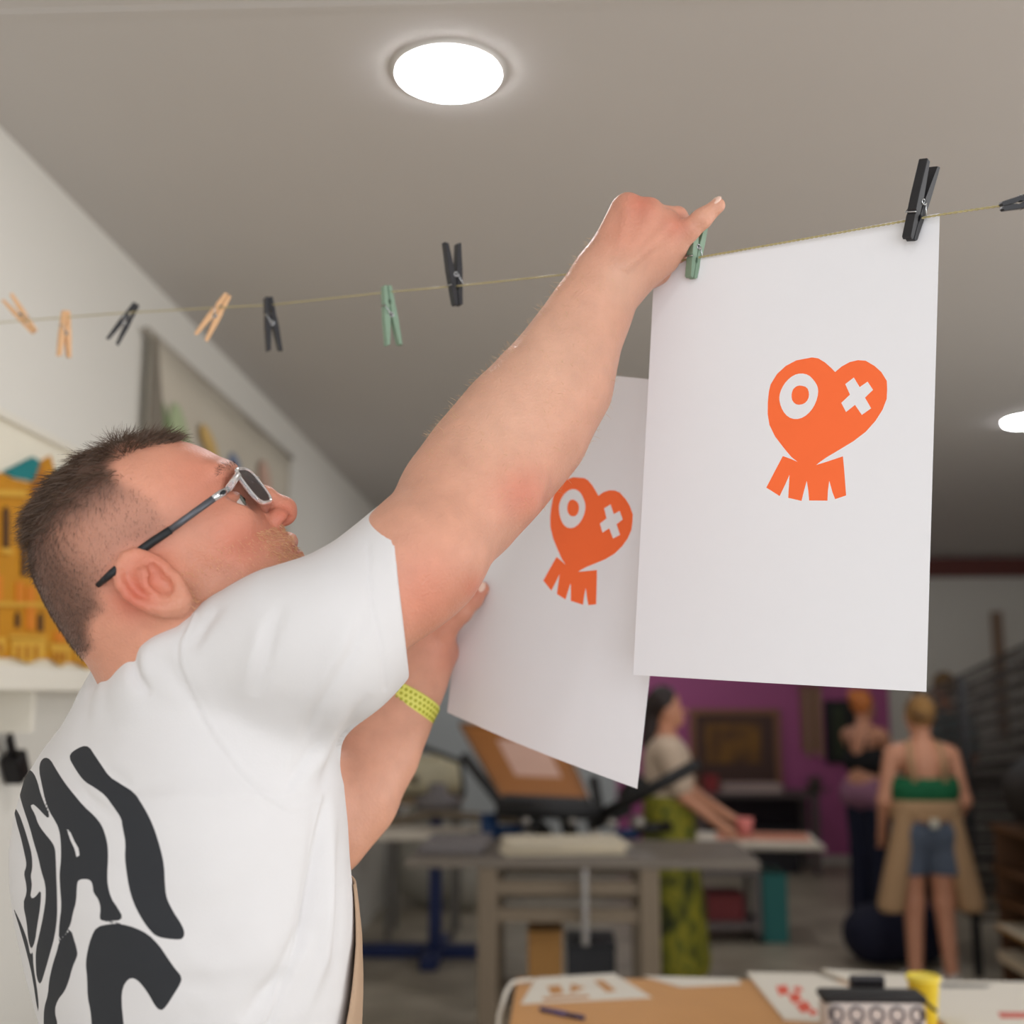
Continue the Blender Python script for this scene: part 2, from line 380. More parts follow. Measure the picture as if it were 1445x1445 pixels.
stroke([(228, 560), (232, 590), (238, 640)], .035, (120, 140, 96)); stroke([(252, 570), (258, 620), (262, 660)], .05, (176, 190, 150))
stroke([(292, 600), (298, 625), (306, 650)], .045, (214, 178, 110)); stroke([(332, 640), (335, 655), (333, 672)], .04, (120, 134, 164))
stroke([(375, 650), (377, 680), (379, 705)], .05, (206, 170, 152)); stroke([(300, 560), (330, 590), (350, 600)], .02, (222, 216, 200))
# bulldog clip on a nail, left wall
c0 = onx(22, 1082, XL+.03)
ck = thing('bulldog_clip', 'black bulldog clip hanging on the white wall below shelf', 'clip', c0)
Rk = np.array([[1, 0, 0], [0, math.cos(.55), -math.sin(.55)], [0, math.sin(.55), math.cos(.55)]])
G().box(c0, (.05, .055, .075), Rk, .008).out('jaw', mat('black_steel', (24, 22, 24), .35, .3), ck)
G().box(c0+Rk@np.array([0, .0, .062]), (.012, .03, .06), Rk, .004).out('grip', MATS['black_steel'], ck)
G().tube([c0+Rk@np.array([0, 0, .085]), (XL, c0[1]-.02, c0[2]+.09), (XL, c0[1]-.25, c0[2]+.08)], .003, 6).out('cord', mat('grey_cord', (120, 112, 106), .7), ck)

# ================================================================== the clothes line, pegs and sheets
def rope_d(px): return 1/(.840+.000347*(px-922))
rp = [(0, 455), (180, 441), (385, 430), (560, 411), (640, 404), (800, 387), (925, 374), (1130, 338), (1327, 303), (1415, 290)]
RP = [P(x, y, rope_d(x)) for x, y in rp]
dl = nrm(RP[0]-RP[2]); start = RP[0]+dl*((XL+.012-RP[0][0])/dl[0])
dr = nrm(RP[-1]-RP[6]); end = RP[-1]+dr*((XR-.012-RP[-1][0])/dr[0]); end[2] = 2.2
rope = thing('clothes_line', 'thin twisted gold cord strung across the room for hanging prints', 'cord', start)
full = [start]+RP+[end]; pts = []
for a, b in zip(full[:-1], full[1:]):
    n = max(2, int(min(np.linalg.norm(b-a), 2.0)/.0016))
    pts += [a+(b-a)*i/n for i in range(n)]
pts.append(end)
for ph in (0, math.pi):
    q = []; s_ = 0; last = pts[0]
    for p in pts:
        s_ += np.linalg.norm(p-last); last = p; w = s_/.009*2*math.pi+ph
        q.append(p+.0008*np.array([0, math.cos(w), math.sin(w)])*.75)
    G().tube(q, .00062, 5).out('strand', mat('gold_cord', (190, 178, 132), .35, .3, var=.25, scale=400), rope, True)
for e, nx in ((start, 1), (end, -1)):
    G().tube([e-np.array([.0115*nx, 0, 0]), e+np.array([.003*nx, 0, .0])], .006, 8).out('hook', mat('steel_wire', (190, 192, 194), .25, .9), rope, True)

M_wood = mat('pine_peg', (226, 180, 134), .6, var=.12, scale=120); M_blk = mat('black_peg', (34, 34, 38), .45, var=.15, scale=80); M_grn = mat('sage_peg', (128, 154, 132), .5, var=.06, scale=80)
M_wire = MATS['steel_wire']
leg = [(.0004, -.0355), (.0004, -.020), (.0016, -.018), (.0016, -.0145), (.0004, -.012), (.0007, -.004), (.0026, -.002), (.0026, .001), (.0010, .003), (.0062, .0355), (.0105, .0365), (.0092, .004), (.0078, -.010), (.0066, -.0115), (.0066, -.0135), (.0072, -.015), (.0052, -.0350), (.003, -.0365)]
def peg(jaw, handle, d, m, label, spin=0., tilt=0., half=.0365, w=.0095):
    """jaw / handle: pixels of the two ends; d: distance of the line there"""
    A = P(*jaw, d); B = P(*handle, d+tilt); mid = (A+B)/2; Y = nrm(B-A); sc = np.linalg.norm(B-A)/.073
    Zv = -nrm(mid-CAM); Zv = nrm(Zv-(Zv@Y)*Y); X = np.cross(Y, Zv)
    c, s = math.cos(spin), math.sin(spin); X, Zv = c*X+s*Zv, -s*X+c*Zv
    t = thing('clothespin', label, 'clothespin', mid, 'clothespins on the gold line')
    for sg in (1, -1):
        g = G(); pl = [(x*sg*sc, y*sc) for x, y in leg]
        if sg < 0: pl = pl[::-1]
        n = len(pl); zs = [-w/2, -w/2+.0008, w/2-.0008, w/2]
        cen = np.mean(pl, 0); V = []
        for zi, z in enumerate(zs):
            f = .94 if zi in (0, 3) else 1
            V += [mid+X*(cen[0]+(x-cen[0])*f)*1+Y*(cen[1]+(y-cen[1])*(.99 if f < 1 else 1))+Zv*z*sc for x, y in pl]
        F = [tuple(range(n))[::-1], tuple(range(3*n, 4*n))]+[(r*n+i, r*n+(i+1) % n, (r+1)*n+(i+1) % n, (r+1)*n+i) for r in range(3) for i in range(n)]
        g.add(V, F).out('peg_arm', m, t)
    g = G()
    coil = [mid+sc*(X*.0026*math.cos(a)+Y*(.0026*math.sin(a)-.0005)+Zv*(-w*.62+w*1.24*a/(2*math.pi*5))) for a in np.linspace(0, 2*math.pi*5, 60)]
    g.tube(coil, .0007*sc, 6)
    for z, sg in ((-w*.62, -1), (w*.62, 1)):
        g.tube([mid+sc*(X*.0026+Y*-.0005+Zv*z), mid+sc*(X*.004*sg+Y*-.006+Zv*z), mid+sc*(X*.0076*sg+Y*-.0125+Zv*z), mid+sc*(X*.0076*sg+Y*-.0125-Zv*z*.9)], .0007*sc, 6)
    g.out('spring', M_wire, t, True)
    return t
PIN = [((49, 469), (10, 419), M_wood, 'pale wooden clothespin with handles tipped up, next to upright wooden one', .15),
       ((93, 438), (90, 504), M_wood, 'pale wooden clothespin hanging straight down from the gold line', .5),
       ((193, 428), (158, 483), M_blk, 'black clothespin leaning between two pale wooden ones', .1),
       ((322, 415), (283, 477), M_wood, 'pale wooden clothespin leaning between two black ones', .1),
       ((378, 419), (387, 496), M_blk, 'black clothespin hanging down between wooden and sage green ones', .35),
       ((545, 403), (555, 488), M_grn, 'sage green clothespin hanging free on the line', .45),
       ((645, 432), (637, 343), M_blk, 'black clothespin standing up on the line beside hanging green one', -.5),
       ((975, 393), (989, 303), M_grn, 'sage green clothespin under the raised hand, gripping the hung print', -.75),
       ((1283, 339), (1312, 230), M_blk, 'black clothespin gripping the corner of the hung print', -.9),
       ((1412, 292), (1500, 272), M_blk, 'black clothespin clipped sideways to the line past the print', .1)]
for jaw, han, m, lab, sp in PIN:
    px = (jaw[0]+han[0])/2; peg(jaw, han, rope_d(px), m, lab, sp)

# printed sheets
HEART = [(545, 228), (590, 235), (640, 265), (685, 305), (714, 335), (760, 295), (820, 262), (880, 248), (935, 252), (1000, 290), (1050, 335), (1090, 400), (1093, 460), (1090, 530), (1060, 610), (1010, 690), (940, 770), (850, 840), (760, 895), (660, 955), (610, 990), (582, 1013), (640, 995), (700, 975), (775, 950), (785, 1050), (800, 1235), (720, 1262), (700, 1210), (677, 1128), (668, 1200), (665, 1273), (532, 1272), (525, 1200), (514, 1128), (495, 1200), (477, 1275), (380, 1252), (385, 1150), (388, 1085), (360, 1150), (318, 1240), (220, 1178), (280, 1060), (338, 948), (400, 970), (445, 990), (400, 955), (345, 890), (280, 805), (238, 720), (225, 640), (225, 560), (232, 480), (245, 425), (290, 350), (355, 290), (430, 250)]
EYE1 = [(465, 343), (520, 355), (560, 395), (588, 440), (593, 490), (575, 560), (540, 620), (490, 665), (430, 682), (375, 665), (335, 620), (312, 560), (308, 510), (325, 455), (360, 400), (410, 358)]
EYE2 = [(460, 432), (510, 445), (527, 490), (520, 535), (490, 568), (440, 577), (405, 550), (396, 510), (405, 465), (430, 440)]
CROSS = [(850, 375), (893, 445), (950, 405), (990, 465), (932, 522), (977, 600), (910, 648), (860, 575), (795, 627), (760, 560), (823, 500), (788, 423)]
def sheet_frame(TL, TR, BL, BR):
    o = TL; eu = ((TR-TL)+(BR-BL))/2; ev = ((BL-TL)+(BR-TR))/2
    return o, eu, ev
S1 = [P(922, 374, 1.19), P(1325, 300, 1.025), P(895, 952, 1.185), P(1308, 976, 1.022)]
def solve_uv(pix, S):
    """pixels -> u, v on a sheet (bilinear patch)"""
    out = []
    for px, py in pix:
        u = v = .5
        for _ in range(12):
            p = (1-u)*(1-v)*S[0]+u*(1-v)*S[1]+(1-u)*v*S[2]+u*v*S[3]
            du = (1-v)*(S[1]-S[0])+v*(S[3]-S[2]); dv = (1-u)*(S[2]-S[0])+u*(S[3]-S[1])
            q = proj(p[None])[0]; a = proj((p+du*1e-4)[None])[0]; b = proj((p+dv*1e-4)[None])[0]
            J = np.array([(a[:2]-q[:2])/1e-4, (b[:2]-q[:2])/1e-4]).T
            s = np.linalg.solve(J, np.array([px, py])-q[:2]); u += s[0]; v += s[1]
        out.append((u, v))
    return np.array(out)
UV = [solve_uv(Z(p, 1040, 460, 5.161), S1) for p in (HEART, smooth_poly(EYE1, 1), smooth_poly(EYE2, 1), CROSS)]
M_paper = mat('white_paper', (234, 234, 237), .75, var=.008, scale=30); M_ink = mat('orange_ink', (255, 112, 54), .6, var=.03, scale=60)
def sheet(label, S, warp, uvs):
    verts = []; edges = []
    def loop(pts):
        n = len(verts)
        for p in pts: verts.append(Vector((float(p[0]), float(p[1]))))
        edges.extend((n+i, n+(i+1) % len(pts)) for i in range(len(pts)))
    loop([(i/16, 0) for i in range(16)]+[(1, i/20) for i in range(20)]+[(1-i/16, 1) for i in range(16)]+[(0, 1-i/20) for i in range(20)])
    for q in uvs: loop(q)
    for i in range(1, 16):
        for j in range(1, 20): verts.append(Vector((i/16+.0007, j/20+.0011)))
    vo, eo, fo, *_ = delaunay_2d_cdt(verts, edges, [], 0, 1e-5)
    uv = np.array([tuple(v) for v in vo]); fo = [f for f in fo if len(f) == 3]
    cen = np.array([uv[list(f)].mean(0) for f in fo])
    ins = [polydist(cen, q) < 0 for q in uvs]
    ink = (ins[0] & ~ins[1] & ~ins[3]) | ins[2]
    u, v = uv[:, :1], uv[:, 1:]
    W_ = (1-u)*(1-v)*S[0]+u*(1-v)*S[1]+(1-u)*v*S[2]+u*v*S[3]
    N = nrm(np.cross(S[1]-S[0], S[2]-S[0])); 
    if N@(CAM-S[0]) < 0: N = -N
    W_ = W_+N*warp(u, v)
    F = np.array(fo)
    nn = np.cross(W_[F[:, 1]]-W_[F[:, 0]], W_[F[:, 2]]-W_[F[:, 0]])@N; F[nn < 0] = F[nn < 0][:, ::-1]
    t = thing('print_sheet', label, 'print', W_.mean(0), 'white sheets printed with the orange heart motif')
    # the paper has two faces and an edge; the ink is on the front face
    n = len(W_); back = W_-N*.0005
    rim = {}
    for f in F.tolist():
        for a, b in ((f[0], f[1]), (f[1], f[2]), (f[2], f[0])): rim[(a, b)] = 1
    rims = [(a, b) for a, b in rim if (b, a) not in rim]
    def comp(sel):
        idx = np.unique(F[sel]); mp_ = -np.ones(n, int); mp_[idx] = np.arange(len(idx)); return W_[idx], mp_[F[sel]]
    Vp, Fp = comp(~ink); nV = len(Vp)
    Fb = F[:, ::-1]+nV
    Fr = [(a+nV+n, a+nV, b+nV) for a, b in rims]+[(a+nV+n, b+nV, b+nV+n) for a, b in rims]
    build('paper', np.concatenate([Vp, back, W_]), np.concatenate([Fp, Fb, np.array(Fr)]), M_paper, t, True)
    Vi, Fi = comp(ink); ob = build('printed_heart', Vi, Fi, M_ink, t, True); ob['label'] = 'orange heart with ring and cross eyes'
    return t
sheet('white sheet with orange heart print pegged to the gold line', S1, lambda u, v: .0035*np.sin(math.pi*u)*(v)-.002*np.cos(v*3), UV)
S2 = [P(702, 517, 1.425), P(962, 540, 1.245), P(631, 1005, 1.425), P(899, 1113, 1.24)]
sheet('white sheet with orange heart print held in the hand', S2, lambda u, v: .010*np.sin(math.pi*u)+.006*np.sin(math.pi*v)*(1-u), UV)
# ================================================================== the man hanging the print
D0 = 1.02                                   # distance of the head's middle plane
AL, TH = math.radians(33.7), math.radians(12)
HF = math.cos(AL)*math.cos(TH)*RT+math.sin(AL)*math.cos(TH)*UP+math.sin(TH)*FW
HU = -math.sin(AL)*RT+math.cos(AL)*UP
HS = np.cross(HF, HU)
if HS@FW > 0: HS = -HS                       # towards his right ear
H0 = P(205, 820, D0); PM = D0/FPX; CF = 1/math.cos(TH)
CA, SA = math.cos(AL), math.sin(AL)
def hp(u, v, s=0.):
    r = ray(205+CA*u-SA*v, 820-SA*u-CA*v); return CAM+r*(((H0-CAM)@HS)/(r@HS))+HS*s
def hloc(X):
    s = (X-H0)@HS; q = proj(X-s[:, None]*HS); dx, dy = q[:, 0]-205, q[:, 1]-820
    return CA*dx-SA*dy, -SA*dx-CA*dy, s
PROFILE = [(156, 130), (170, 112), (182, 92), (190, 72), (194, 56), (188, 40), (190, 15), (194, -15), (197, -46), (204, -58), (204, -74), (199, -84), (201, -96), (188, -110), (190, -132), (178, -156), (150, -164), (100, -140), (50, -112), (0, -100), (-60, -95), (-108, -50), (-118, -10), (-130, 45), (-126, 90), (-106, 126), (-86, 156), (-56, 176), (-10, 188), (46, 190), (100, 172), (135, 150)]
PROF = smooth_poly([((hp(a, b)-H0)@HF, (hp(a, b)-H0)@HU) for a, b in PROFILE], 1)
WV = np.array([-170, -120, -60, 0, 60, 120, 190])*PM; WW = np.array([.046, .056, .064, .071, .077, .078, .074])
def headfn(X):
    q = X-H0; u, v, s = q@HF, q@HU, np.abs(q@HS)
    d2 = polydist(np.stack([u, v], 1), PROF); R = .078
    Wd = np.interp(v, WV, WW)*np.interp(u, [-.09, 0, .06, .13], [.98, 1.0, .96, .90])
    m = np.clip(1+d2/R, 0, None); e = 2.35
    return ((s/Wd)**e+m**e)**(1/e)*.074-.074
TC = P(250, 1200, 1.08)                       # torso frame
PHI = math.radians(36); RTh = nrm(np.array([RT[0], RT[1], 0])); FWh = nrm(np.array([FW[0], FW[1], 0]))
TF = math.cos(PHI)*RTh+math.sin(PHI)*FWh; TS = math.sin(PHI)*RTh-math.cos(PHI)*FWh      # facing, his right
rows = [(925, 200, 300), (950, 152, 340), (975, 118, 400), (1010, 88, 440), (1060, 57, 465), (1100, 36, 478), (1150, 22, 482), (1200, 15, 484), (1250, 15, 488), (1300, 20, 490), (1370, 36, 488), (1445, 56, 481)]
EXT = math.hypot(.125*math.cos(PHI), .2*math.sin(PHI))
TZ = []; TCX = []; TSC = []
for y, l, r in rows:
    sh_ = 6*min(max((y-990)/90, 0), 1); a, b = P(l-sh_, y, 1.06), P(r-sh_, y, 1.10); c = (a+b)/2; TZ.append(c[2]); TCX.append(c); TSC.append(((b-a)@RTh)/2/EXT*(1.085+.035*min(max((y-990)/90, 0), 1)))
base = TCX[-1]
for z, sc, sh in ((1.20, .95, .0), (1.05, .92, .0), (.92, .95, .0), (.80, .95, 0.)):
    TZ.append(z); TCX.append(np.array([base[0]+.01, base[1], z])); TSC.append(sc)
TZ = np.array(TZ)[::-1]; TCX = np.array(TCX)[::-1]; TSC = np.array(TSC)[::-1]
def torsofn(off=0., top=None):
    def fn(X):
        z = X[:, 2]; cx = np.interp(z, TZ, TCX[:, 0]); cy = np.interp(z, TZ, TCX[:, 1]); sc = np.interp(z, TZ, TSC)
        dx, dy = X[:, 0]-cx, X[:, 1]-cy; f = dx*TF[0]+dy*TF[1]; g = dx*TS[0]+dy*TS[1]
        a = .125*sc+off; b = .2*sc+off; e = 2.2
        n = ((np.abs(f)/a)**e+(np.abs(g)/b)**e)**(1/e)
        d = (n-1)*np.minimum(a, b)*1.05
        d = np.maximum(d, z-(TZ[-1]+off)); return np.maximum(d, (TZ[0]-off)-z)
    return fn
def px2r(px, d): return px*d/FPX

body = SDF()
body.add(headfn, hp(30, 20), .19, .012)
# nose
body.rc(hp(188, 36), hp(207, 5), .0070, .0082, .010); body.rc(hp(207, 5), hp(220, -24), .0082, .0088, .008); body.rc(hp(219, -25), hp(216, -30), .0102, .0106, .008)
for sg in (1, -1):
    body.el(hp(201, -33, .0130*sg), (.0118, .0095, .0080), frame(HF, HU, HS), .005)
    body.rc(hp(180, 56, .02*sg), hp(168, 60, .045*sg), .0085, .0070, .014)          # brow
    body.el(hp(140, -8, .050*sg), (.020, .015, .010), frame(HF, HU, HS), .025)       # cheekbone
    body.el(hp(176, 17, .036*sg), (.016, .0115, .0150), frame(HF, HU, HS), .012, 's')  # eye socket
for sg in (1, -1): (body.rc(hp(206, -48, .0155*sg), hp(217, -41, .0105*sg), .0044, .0038, .0015, 's'), body.rc(hp(210, -44, .0110*sg), hp(202, -28, .0060*sg), .0040, .0030, .0015, 's'))   # nostrils
body.rc(hp(203, -66, 0), hp(190, -72, .018), .006, .005, .008); body.rc(hp(197, -90, 0), hp(186, -86, .02), .0065, .0045, .007)   # lips
body.rc(hp(207, -82, 0), hp(188, -80, .026), .0022, .0016, .003, 's')
body.rc(hp(181, -134, -.012), hp(181, -134, .012), .014, .014, .015)                # chin
# right eye: lids over an eyeball
EYE = P(327, 715, 1.006)
body.el(EYE, (.0136, .0136, .0136), None, .006)
body.rc(EYE+HF*.0130+HS*.001-HU*.0012, EYE+HF*.0065+HS*.0115-HU*.0030, .0040, .0026, .002, 's')      # gap between the lids
# right ear
def ep(zx, zy, d=.938): x, y = Z([(zx, zy)], 0, 560, 3.141)[0]; return P(x, y, d)
earR = [(640, 712), (600, 700), (560, 712), (532, 745), (524, 790), (535, 835), (565, 880), (610, 912), (665, 930), (725, 938), (780, 925), (808, 895), (806, 870)]
ear_d = [.948, .944, .940, .936, .932, .930, .931, .933, .936, .939, .942, .944, .947]
ears = [ep(x, y, d) for (x, y), d in zip(earR, ear_d)]
EA = nrm(ep(800, 930)-ep(560, 720)); EB = nrm(np.cross(HS, EA))
body.rc(ep(700, 810, .965), ep(660, 805, .950), .026, .018, .010)
body.el(ep(665, 815, .943), (.032, .020, .006), frame(EA, EB, HS), .005)
for i in range(len(ears)-1): body.rc(ears[i]-HS*0, ears[i+1], .0040 if i < 8 else .0052, .0040 if i < 7 else .0052, .004)
body.rc(ep(775, 895, .944), ep(797, 903, .943), .0072, .0064, .005)
body.rc(ep(585, 760, .938)+HS*.001, ep(632, 775, .937), .0030, .0036, .004); body.rc(ep(632, 770, .936), ep(652, 840, .936), .0038, .0038, .004); body.rc(ep(652, 840, .936), ep(700, 888, .938), .0038, .0036, .004)   # inner ridge
body.rc(ep(735, 835, .938), ep(695, 812, .938), .0082, .0070, .003, 's'); body.rc(ep(690, 775, .939), ep(672, 755, .939), .0052, .0040, .003, 's')
body.rc(ep(622, 738, .933), ep(580, 748, .931), .0036, .0040, .002, 's'); body.rc(ep(580, 748, .931), ep(568, 800, .929), .0040, .0040, .002, 's'); body.rc(ep(568, 800, .929), ep(615, 868, .931), .0040, .0034, .002, 's')
body.rc(ep(800, 848, .944), ep(780, 800, .946), .0052, .0045, .004)                   # tragus
# left ear, simple
for a, b in (((10, 30), (-22, 20)), ((-22, 20), (-16, -15)), ((-16, -15), (12, -38))): body.rc(hp(*a, -.080), hp(*b, -.086), .006, .006, .008)
body.el(hp(0, 0, -.078), (.02, .03, .006), frame(HF, HU, HS), .006)
# neck
body.chain([hp(-20, -20), P(252, 930, 1.05), P(265, 1010, 1.07)], [.062, .060, .066], .03)
body.rc(hp(-48, -44, .01), P(250, 945, 1.04), .038, .050, .02)
body.rc(P(165, 885, 1.0), P(235, 866, .985), .006, .006, .010)                          # neck fold
# trunk under the shirt
body.add(torsofn(-.014), P(250, 1350, 1.08), .55, .03)
# right arm
armR = [((470, 900), 78, .965), ((560, 818), 78, .99), ((597, 783), 81, 1.005), ((655, 703), 83, 1.06), ((694, 656), 86, 1.095), ((741, 600), 85, 1.115), ((786, 537), 73, 1.135), ((815, 475), 55, 1.145), ((840, 428), 47, 1.15), ((857, 396), 45, 1.155)]
apts = [P(*c, d) for c, w, d in armR]; arad = [px2r(w, d) for c, w, d in armR]
body.rc(P(330, 960, 1.02), apts[0], .09, arad[0], .04)
body.chain(apts, arad, .025)
body.rc(P(733, 703, 1.050), P(742, 690, 1.054), .016, .013, .022)                       # elbow
# right hand: back of the hand towards the camera
HD = 1.155
def hd(x, y, dz=0.): return P(x, y, HD+dz)
r_ = lambda p: px2r(p, HD)
body.rc(hd(856, 392), hd(884, 300, .002), r_(42), r_(25), .016); body.rc(hd(862, 388), hd(912, 305, -.004), r_(42), r_(23), .014)
body.rc(hd(868, 392), hd(937, 322, -.004), r_(40), r_(22), .014); body.rc(hd(876, 394, .004), hd(950, 346, -.002), r_(34), r_(19), .012)
body.rc(hd(885, 398, .006), hd(938, 368, .006), r_(24), r_(18), .014)
for x, y in ((885, 291), (917, 298), (943, 315)): (body.rc(hd(x, y+4, -.012), hd(x+2, y+4, .002), r_(13), r_(14), .006), body.rc(hd(x+1, y-3, -.003), hd(x+2, y-2, .004), r_(15), r_(15), .006))   # knuckles
for x, y in ((888, 300), (917, 308), (942, 322)): body.rc(hd(x, y, -.015), hd(868+(x-888)*.3, 376, -.0335), .0052, .0026, .007)   # tendons
def finger(js, rs, k=.004): body.chain(js, rs, k)
finger([hd(890, 298, .004), hd(922, 306, .044), hd(958, 322, .046), hd(976, 340, .030)], [.0105, .0098, .0086, .0074])
finger([hd(920, 302, .002), hd(956, 306, .020), hd(972, 326, .032), hd(978, 344, .028)], [.0105, .0098, .0086, .0074])
finger([hd(940, 318, .002), hd(964, 326, .022), hd(968, 348, .024), hd(960, 362, .020)], [.0100, .0092, .0082, .0072])
finger([hd(952, 344, -.002), hd(972, 325, -.008), hd(990, 309, -.012), hd(1013, 290, -.014)], [.0130, .0102, .0093, .0074], .006)   # little finger, stretched out
finger([hd(900, 396, .022), hd(935, 384, .034), hd(962, 362, .034), hd(976, 346, .016)], [.014, .0115, .0100, .0082])                   # thumb, behind the peg
# left arm and hand holding the other sheet
LD = 1.405
lar = [((330, 985), 82, 1.22), ((400, 1090), 66, 1.25), ((452, 1168), 66, 1.29), ((492, 1120), 66, 1.32), ((530, 1058), 58, 1.355), ((560, 1008), 46, 1.375), ((578, 975), 41, 1.385)]
body.rc(P(260, 1000, 1.12), P(330, 985, 1.22), .085, px2r(80, 1.22), .04)
body.chain([P(*c, d) for c, w, d in lar], [px2r(w, d) for c, w, d in lar], .022)
def ld(x, y, dz=0.): return P(x, y, LD+dz)
l_ = lambda p: px2r(p, LD)
body.rc(ld(582, 968, -.01), ld(606, 900, .0), l_(38), l_(30), .016); body.rc(ld(590, 968, -.01), ld(622, 920, .012), l_(34), l_(26), .014); body.rc(ld(600, 955, -.008), ld(628, 890, -.008), l_(28), l_(17), .012)
finger([ld(626, 890, -.014), ld(652, 864, -.019), ld(668, 846, -.019), ld(680, 831, -.017)], [.0145, .0115, .0106, .0090], .006)      # thumb on the sheet
for k_, (ax, ay) in enumerate(((612, 872), (622, 892), (630, 914), (630, 938))):
    finger([ld(ax, ay, .022), ld(ax+34, ay-14, .042), ld(ax+62, ay-22, .030), ld(ax+80, ay-26, .012)], [.0105-.0005*k_, .0095-.0005*k_, .0086-.0004*k_, .0074-.0003*k_], .005)
BV, BF = body.mesh(.0021)
man = thing('person', 'man in white T-shirt and glasses reaching up to peg a print', 'person', (TCX[0][0], TCX[0][1], 0))
# skin colours: ruddy ears, nose, knuckles and elbow; shadow of cropped hair and beard
px = proj(BV); xy = px[:, :2]; u, v, s = hloc(BV); onhead = (np.linalg.norm(BV-hp(20, 10), axis=1) < .165)
skin = np.array(lin((216, 161, 136))); red = np.array(lin((206, 112, 90))); pale = np.array(lin((226, 184, 160)))
colr = np.tile(skin, (len(BV), 1))
def blend(w, c): global colr; colr = colr*(1-w[:, None])+np.array(c)*w[:, None]
blend(onhead*.65, lin((210, 144, 118)))
def spot(cx, cy, r): return np.exp(-((xy[:, 0]-cx)**2+(xy[:, 1]-cy)**2)/r**2)
for cx, cy, r, w in ((400, 725, 24, .7), (345, 770, 45, .55), (290, 670, 60, .35), (738, 695, 40, .6), (905, 285, 26, .6), (955, 318, 22, .5), (885, 330, 50, .3), (600, 840, 70, .45), (190, 840, 34, .85), (215, 800, 40, .5), (672, 832, 20, .5), (640, 925, 40, .3)):
    blend(spot(cx, cy, r)*w, red)
for cx, cy, r, w in ((780, 500, 90, .5), (700, 600, 70, .4), (880, 395, 40, .5)): blend(spot(cx, cy, r)*w, pale)
HAIRZ = smooth_poly(Z([(810, 205), (690, 215), (590, 240), (525, 290), (545, 350), (640, 385), (735, 470), (775, 580), (700, 670), (600, 685), (515, 745), (470, 860), (500, 965), (420, 1010), (450, 1160), (280, 1200), (-60, 880), (-20, 380), (400, 90), (760, 60)], 0, 560, 3.141), 2)
hd_ = -polydist(xy, HAIRZ)
back = s < 0
hair_far = ((v > 60) & (u < 150-np.clip(150-v, 0, 99)*.9)) | ((u < -35) & (v > -42))
hair = onhead & np.where(back, hair_far, hd_ > 0) & (v > -48)
ss = lambda a, b, x: np.clip((x-a)/(b-a), 0, 1)**2*(3-2*np.clip((x-a)/(b-a), 0, 1))
edge = np.where(back, 1., ss(0, 26, hd_))
dens = hair*edge*(.34+.66*np.maximum(ss(75, 135, v), ss(-20, -85, u)*.85))
isear = (s > .0795) & (np.hypot(xy[:, 0]-212, xy[:, 1]-822) < 62)
dens[isear] = 0
stub = np.array(lin((74, 56, 48))); blend(dens*.9, stub)
beard = onhead & ~hair & ~isear & (v < -28) & (u > 40) & (u < 205) & (v < -28-(u-90)*.12)
blend(beard*ss(-26, -75, v+(u-90)*.10)*.25, np.array(lin((176, 130, 104))))
lips = onhead & (np.abs(v+82) < 9) & (u > 186) & (np.abs(s) < .024); blend(lips*.6, np.array(lin((196, 104, 92))))
o = build('body', BV, BF, mat('skin', (226, 168, 142), .40, var=.16, scale=38, bump=.45, bscale=380, sss=.12, attr='skin_colour', spec=.4), man, True)
fill(o); setcol(o, 'skin_colour', colr)
BN = vnormals(BV, BF)
# hair
M_hair = mat('dark_brown_hair', (86, 66, 52), .5, var=.35, scale=200); M_hair2 = mat('fine_brown_hair', (84, 66, 56), .55, var=.3, scale=200); M_beard = mat('blond_stubble', (222, 176, 134), .5, var=.2, scale=300); M_fuzz = mat('blond_arm_hair', (214, 180, 138), .5, var=.15, scale=300)
def grow(mask, n, pw=None):
    i = np.where(mask)[0]; w = None if pw is None else pw[i]/pw[i].sum(); return rng.choice(i, n, p=w)
topw = np.maximum(ss(100, 150, v), ss(-90, -120, u)*ss(70, 110, v)*.5)
i = grow(hair & (topw > .02), 12000, topw+.02)
top = topw[i]; fr = (u[i] > 70)[:, None]
fw = ss(35, 125, u[i])[:, None]; flow = -HF*.85*(1-fw)+HF*.9*fw-HU*.1*fw
clump = np.sin(BV[i]*260)[:, [1, 2, 0]]
jit = rng.normal(size=(len(i), 3))*.20+clump*.22
d = BN[i]*(.16+.25*(1-np.abs(2*fw-1)))+flow+jit; d /= np.linalg.norm(d, axis=1, keepdims=True)
hr = blades('hair', BV[i]-BN[i]*.0008, d, flow*.3-BN[i]*.25+jit*.6, .005+.013*top*rng.uniform(.4, 1.3, len(i)), .00022, M_hair, man); del hr['kind']
i = grow(hair & (dens > .02) & (topw < .75), 16000, dens+.05)
d = BN[i]*.30-HF*.45-HU*.75+rng.normal(size=(len(i), 3))*.18; d /= np.linalg.norm(d, axis=1, keepdims=True)
h2 = blades('cropped_hair', BV[i]-BN[i]*.0004, d, -HU*.4+d*0, rng.uniform(.002, .0045, len(i))+.004*ss(60, 120, v[i]), .00011, M_hair2, man); del h2['kind']
i = grow(beard & (s > -.03), 5000, np.where(u > 165, 5., 1.)*np.where(v < -140, .3, 1.))
d = BN[i]*.5-HU*.7+HF*.1+rng.normal(size=(len(i), 3))*.25; d /= np.linalg.norm(d, axis=1, keepdims=True)
h3 = blades('beard_stubble', BV[i]-BN[i]*.0003, d, d*0-HU*.3, rng.uniform(.0015, .0050, len(i)), .00020, M_beard, man); del h3['kind']
brow = onhead & (s > .012) & (np.abs(v-58-(.05-s)*60) < 5) & (s < .054) & (u > 140)
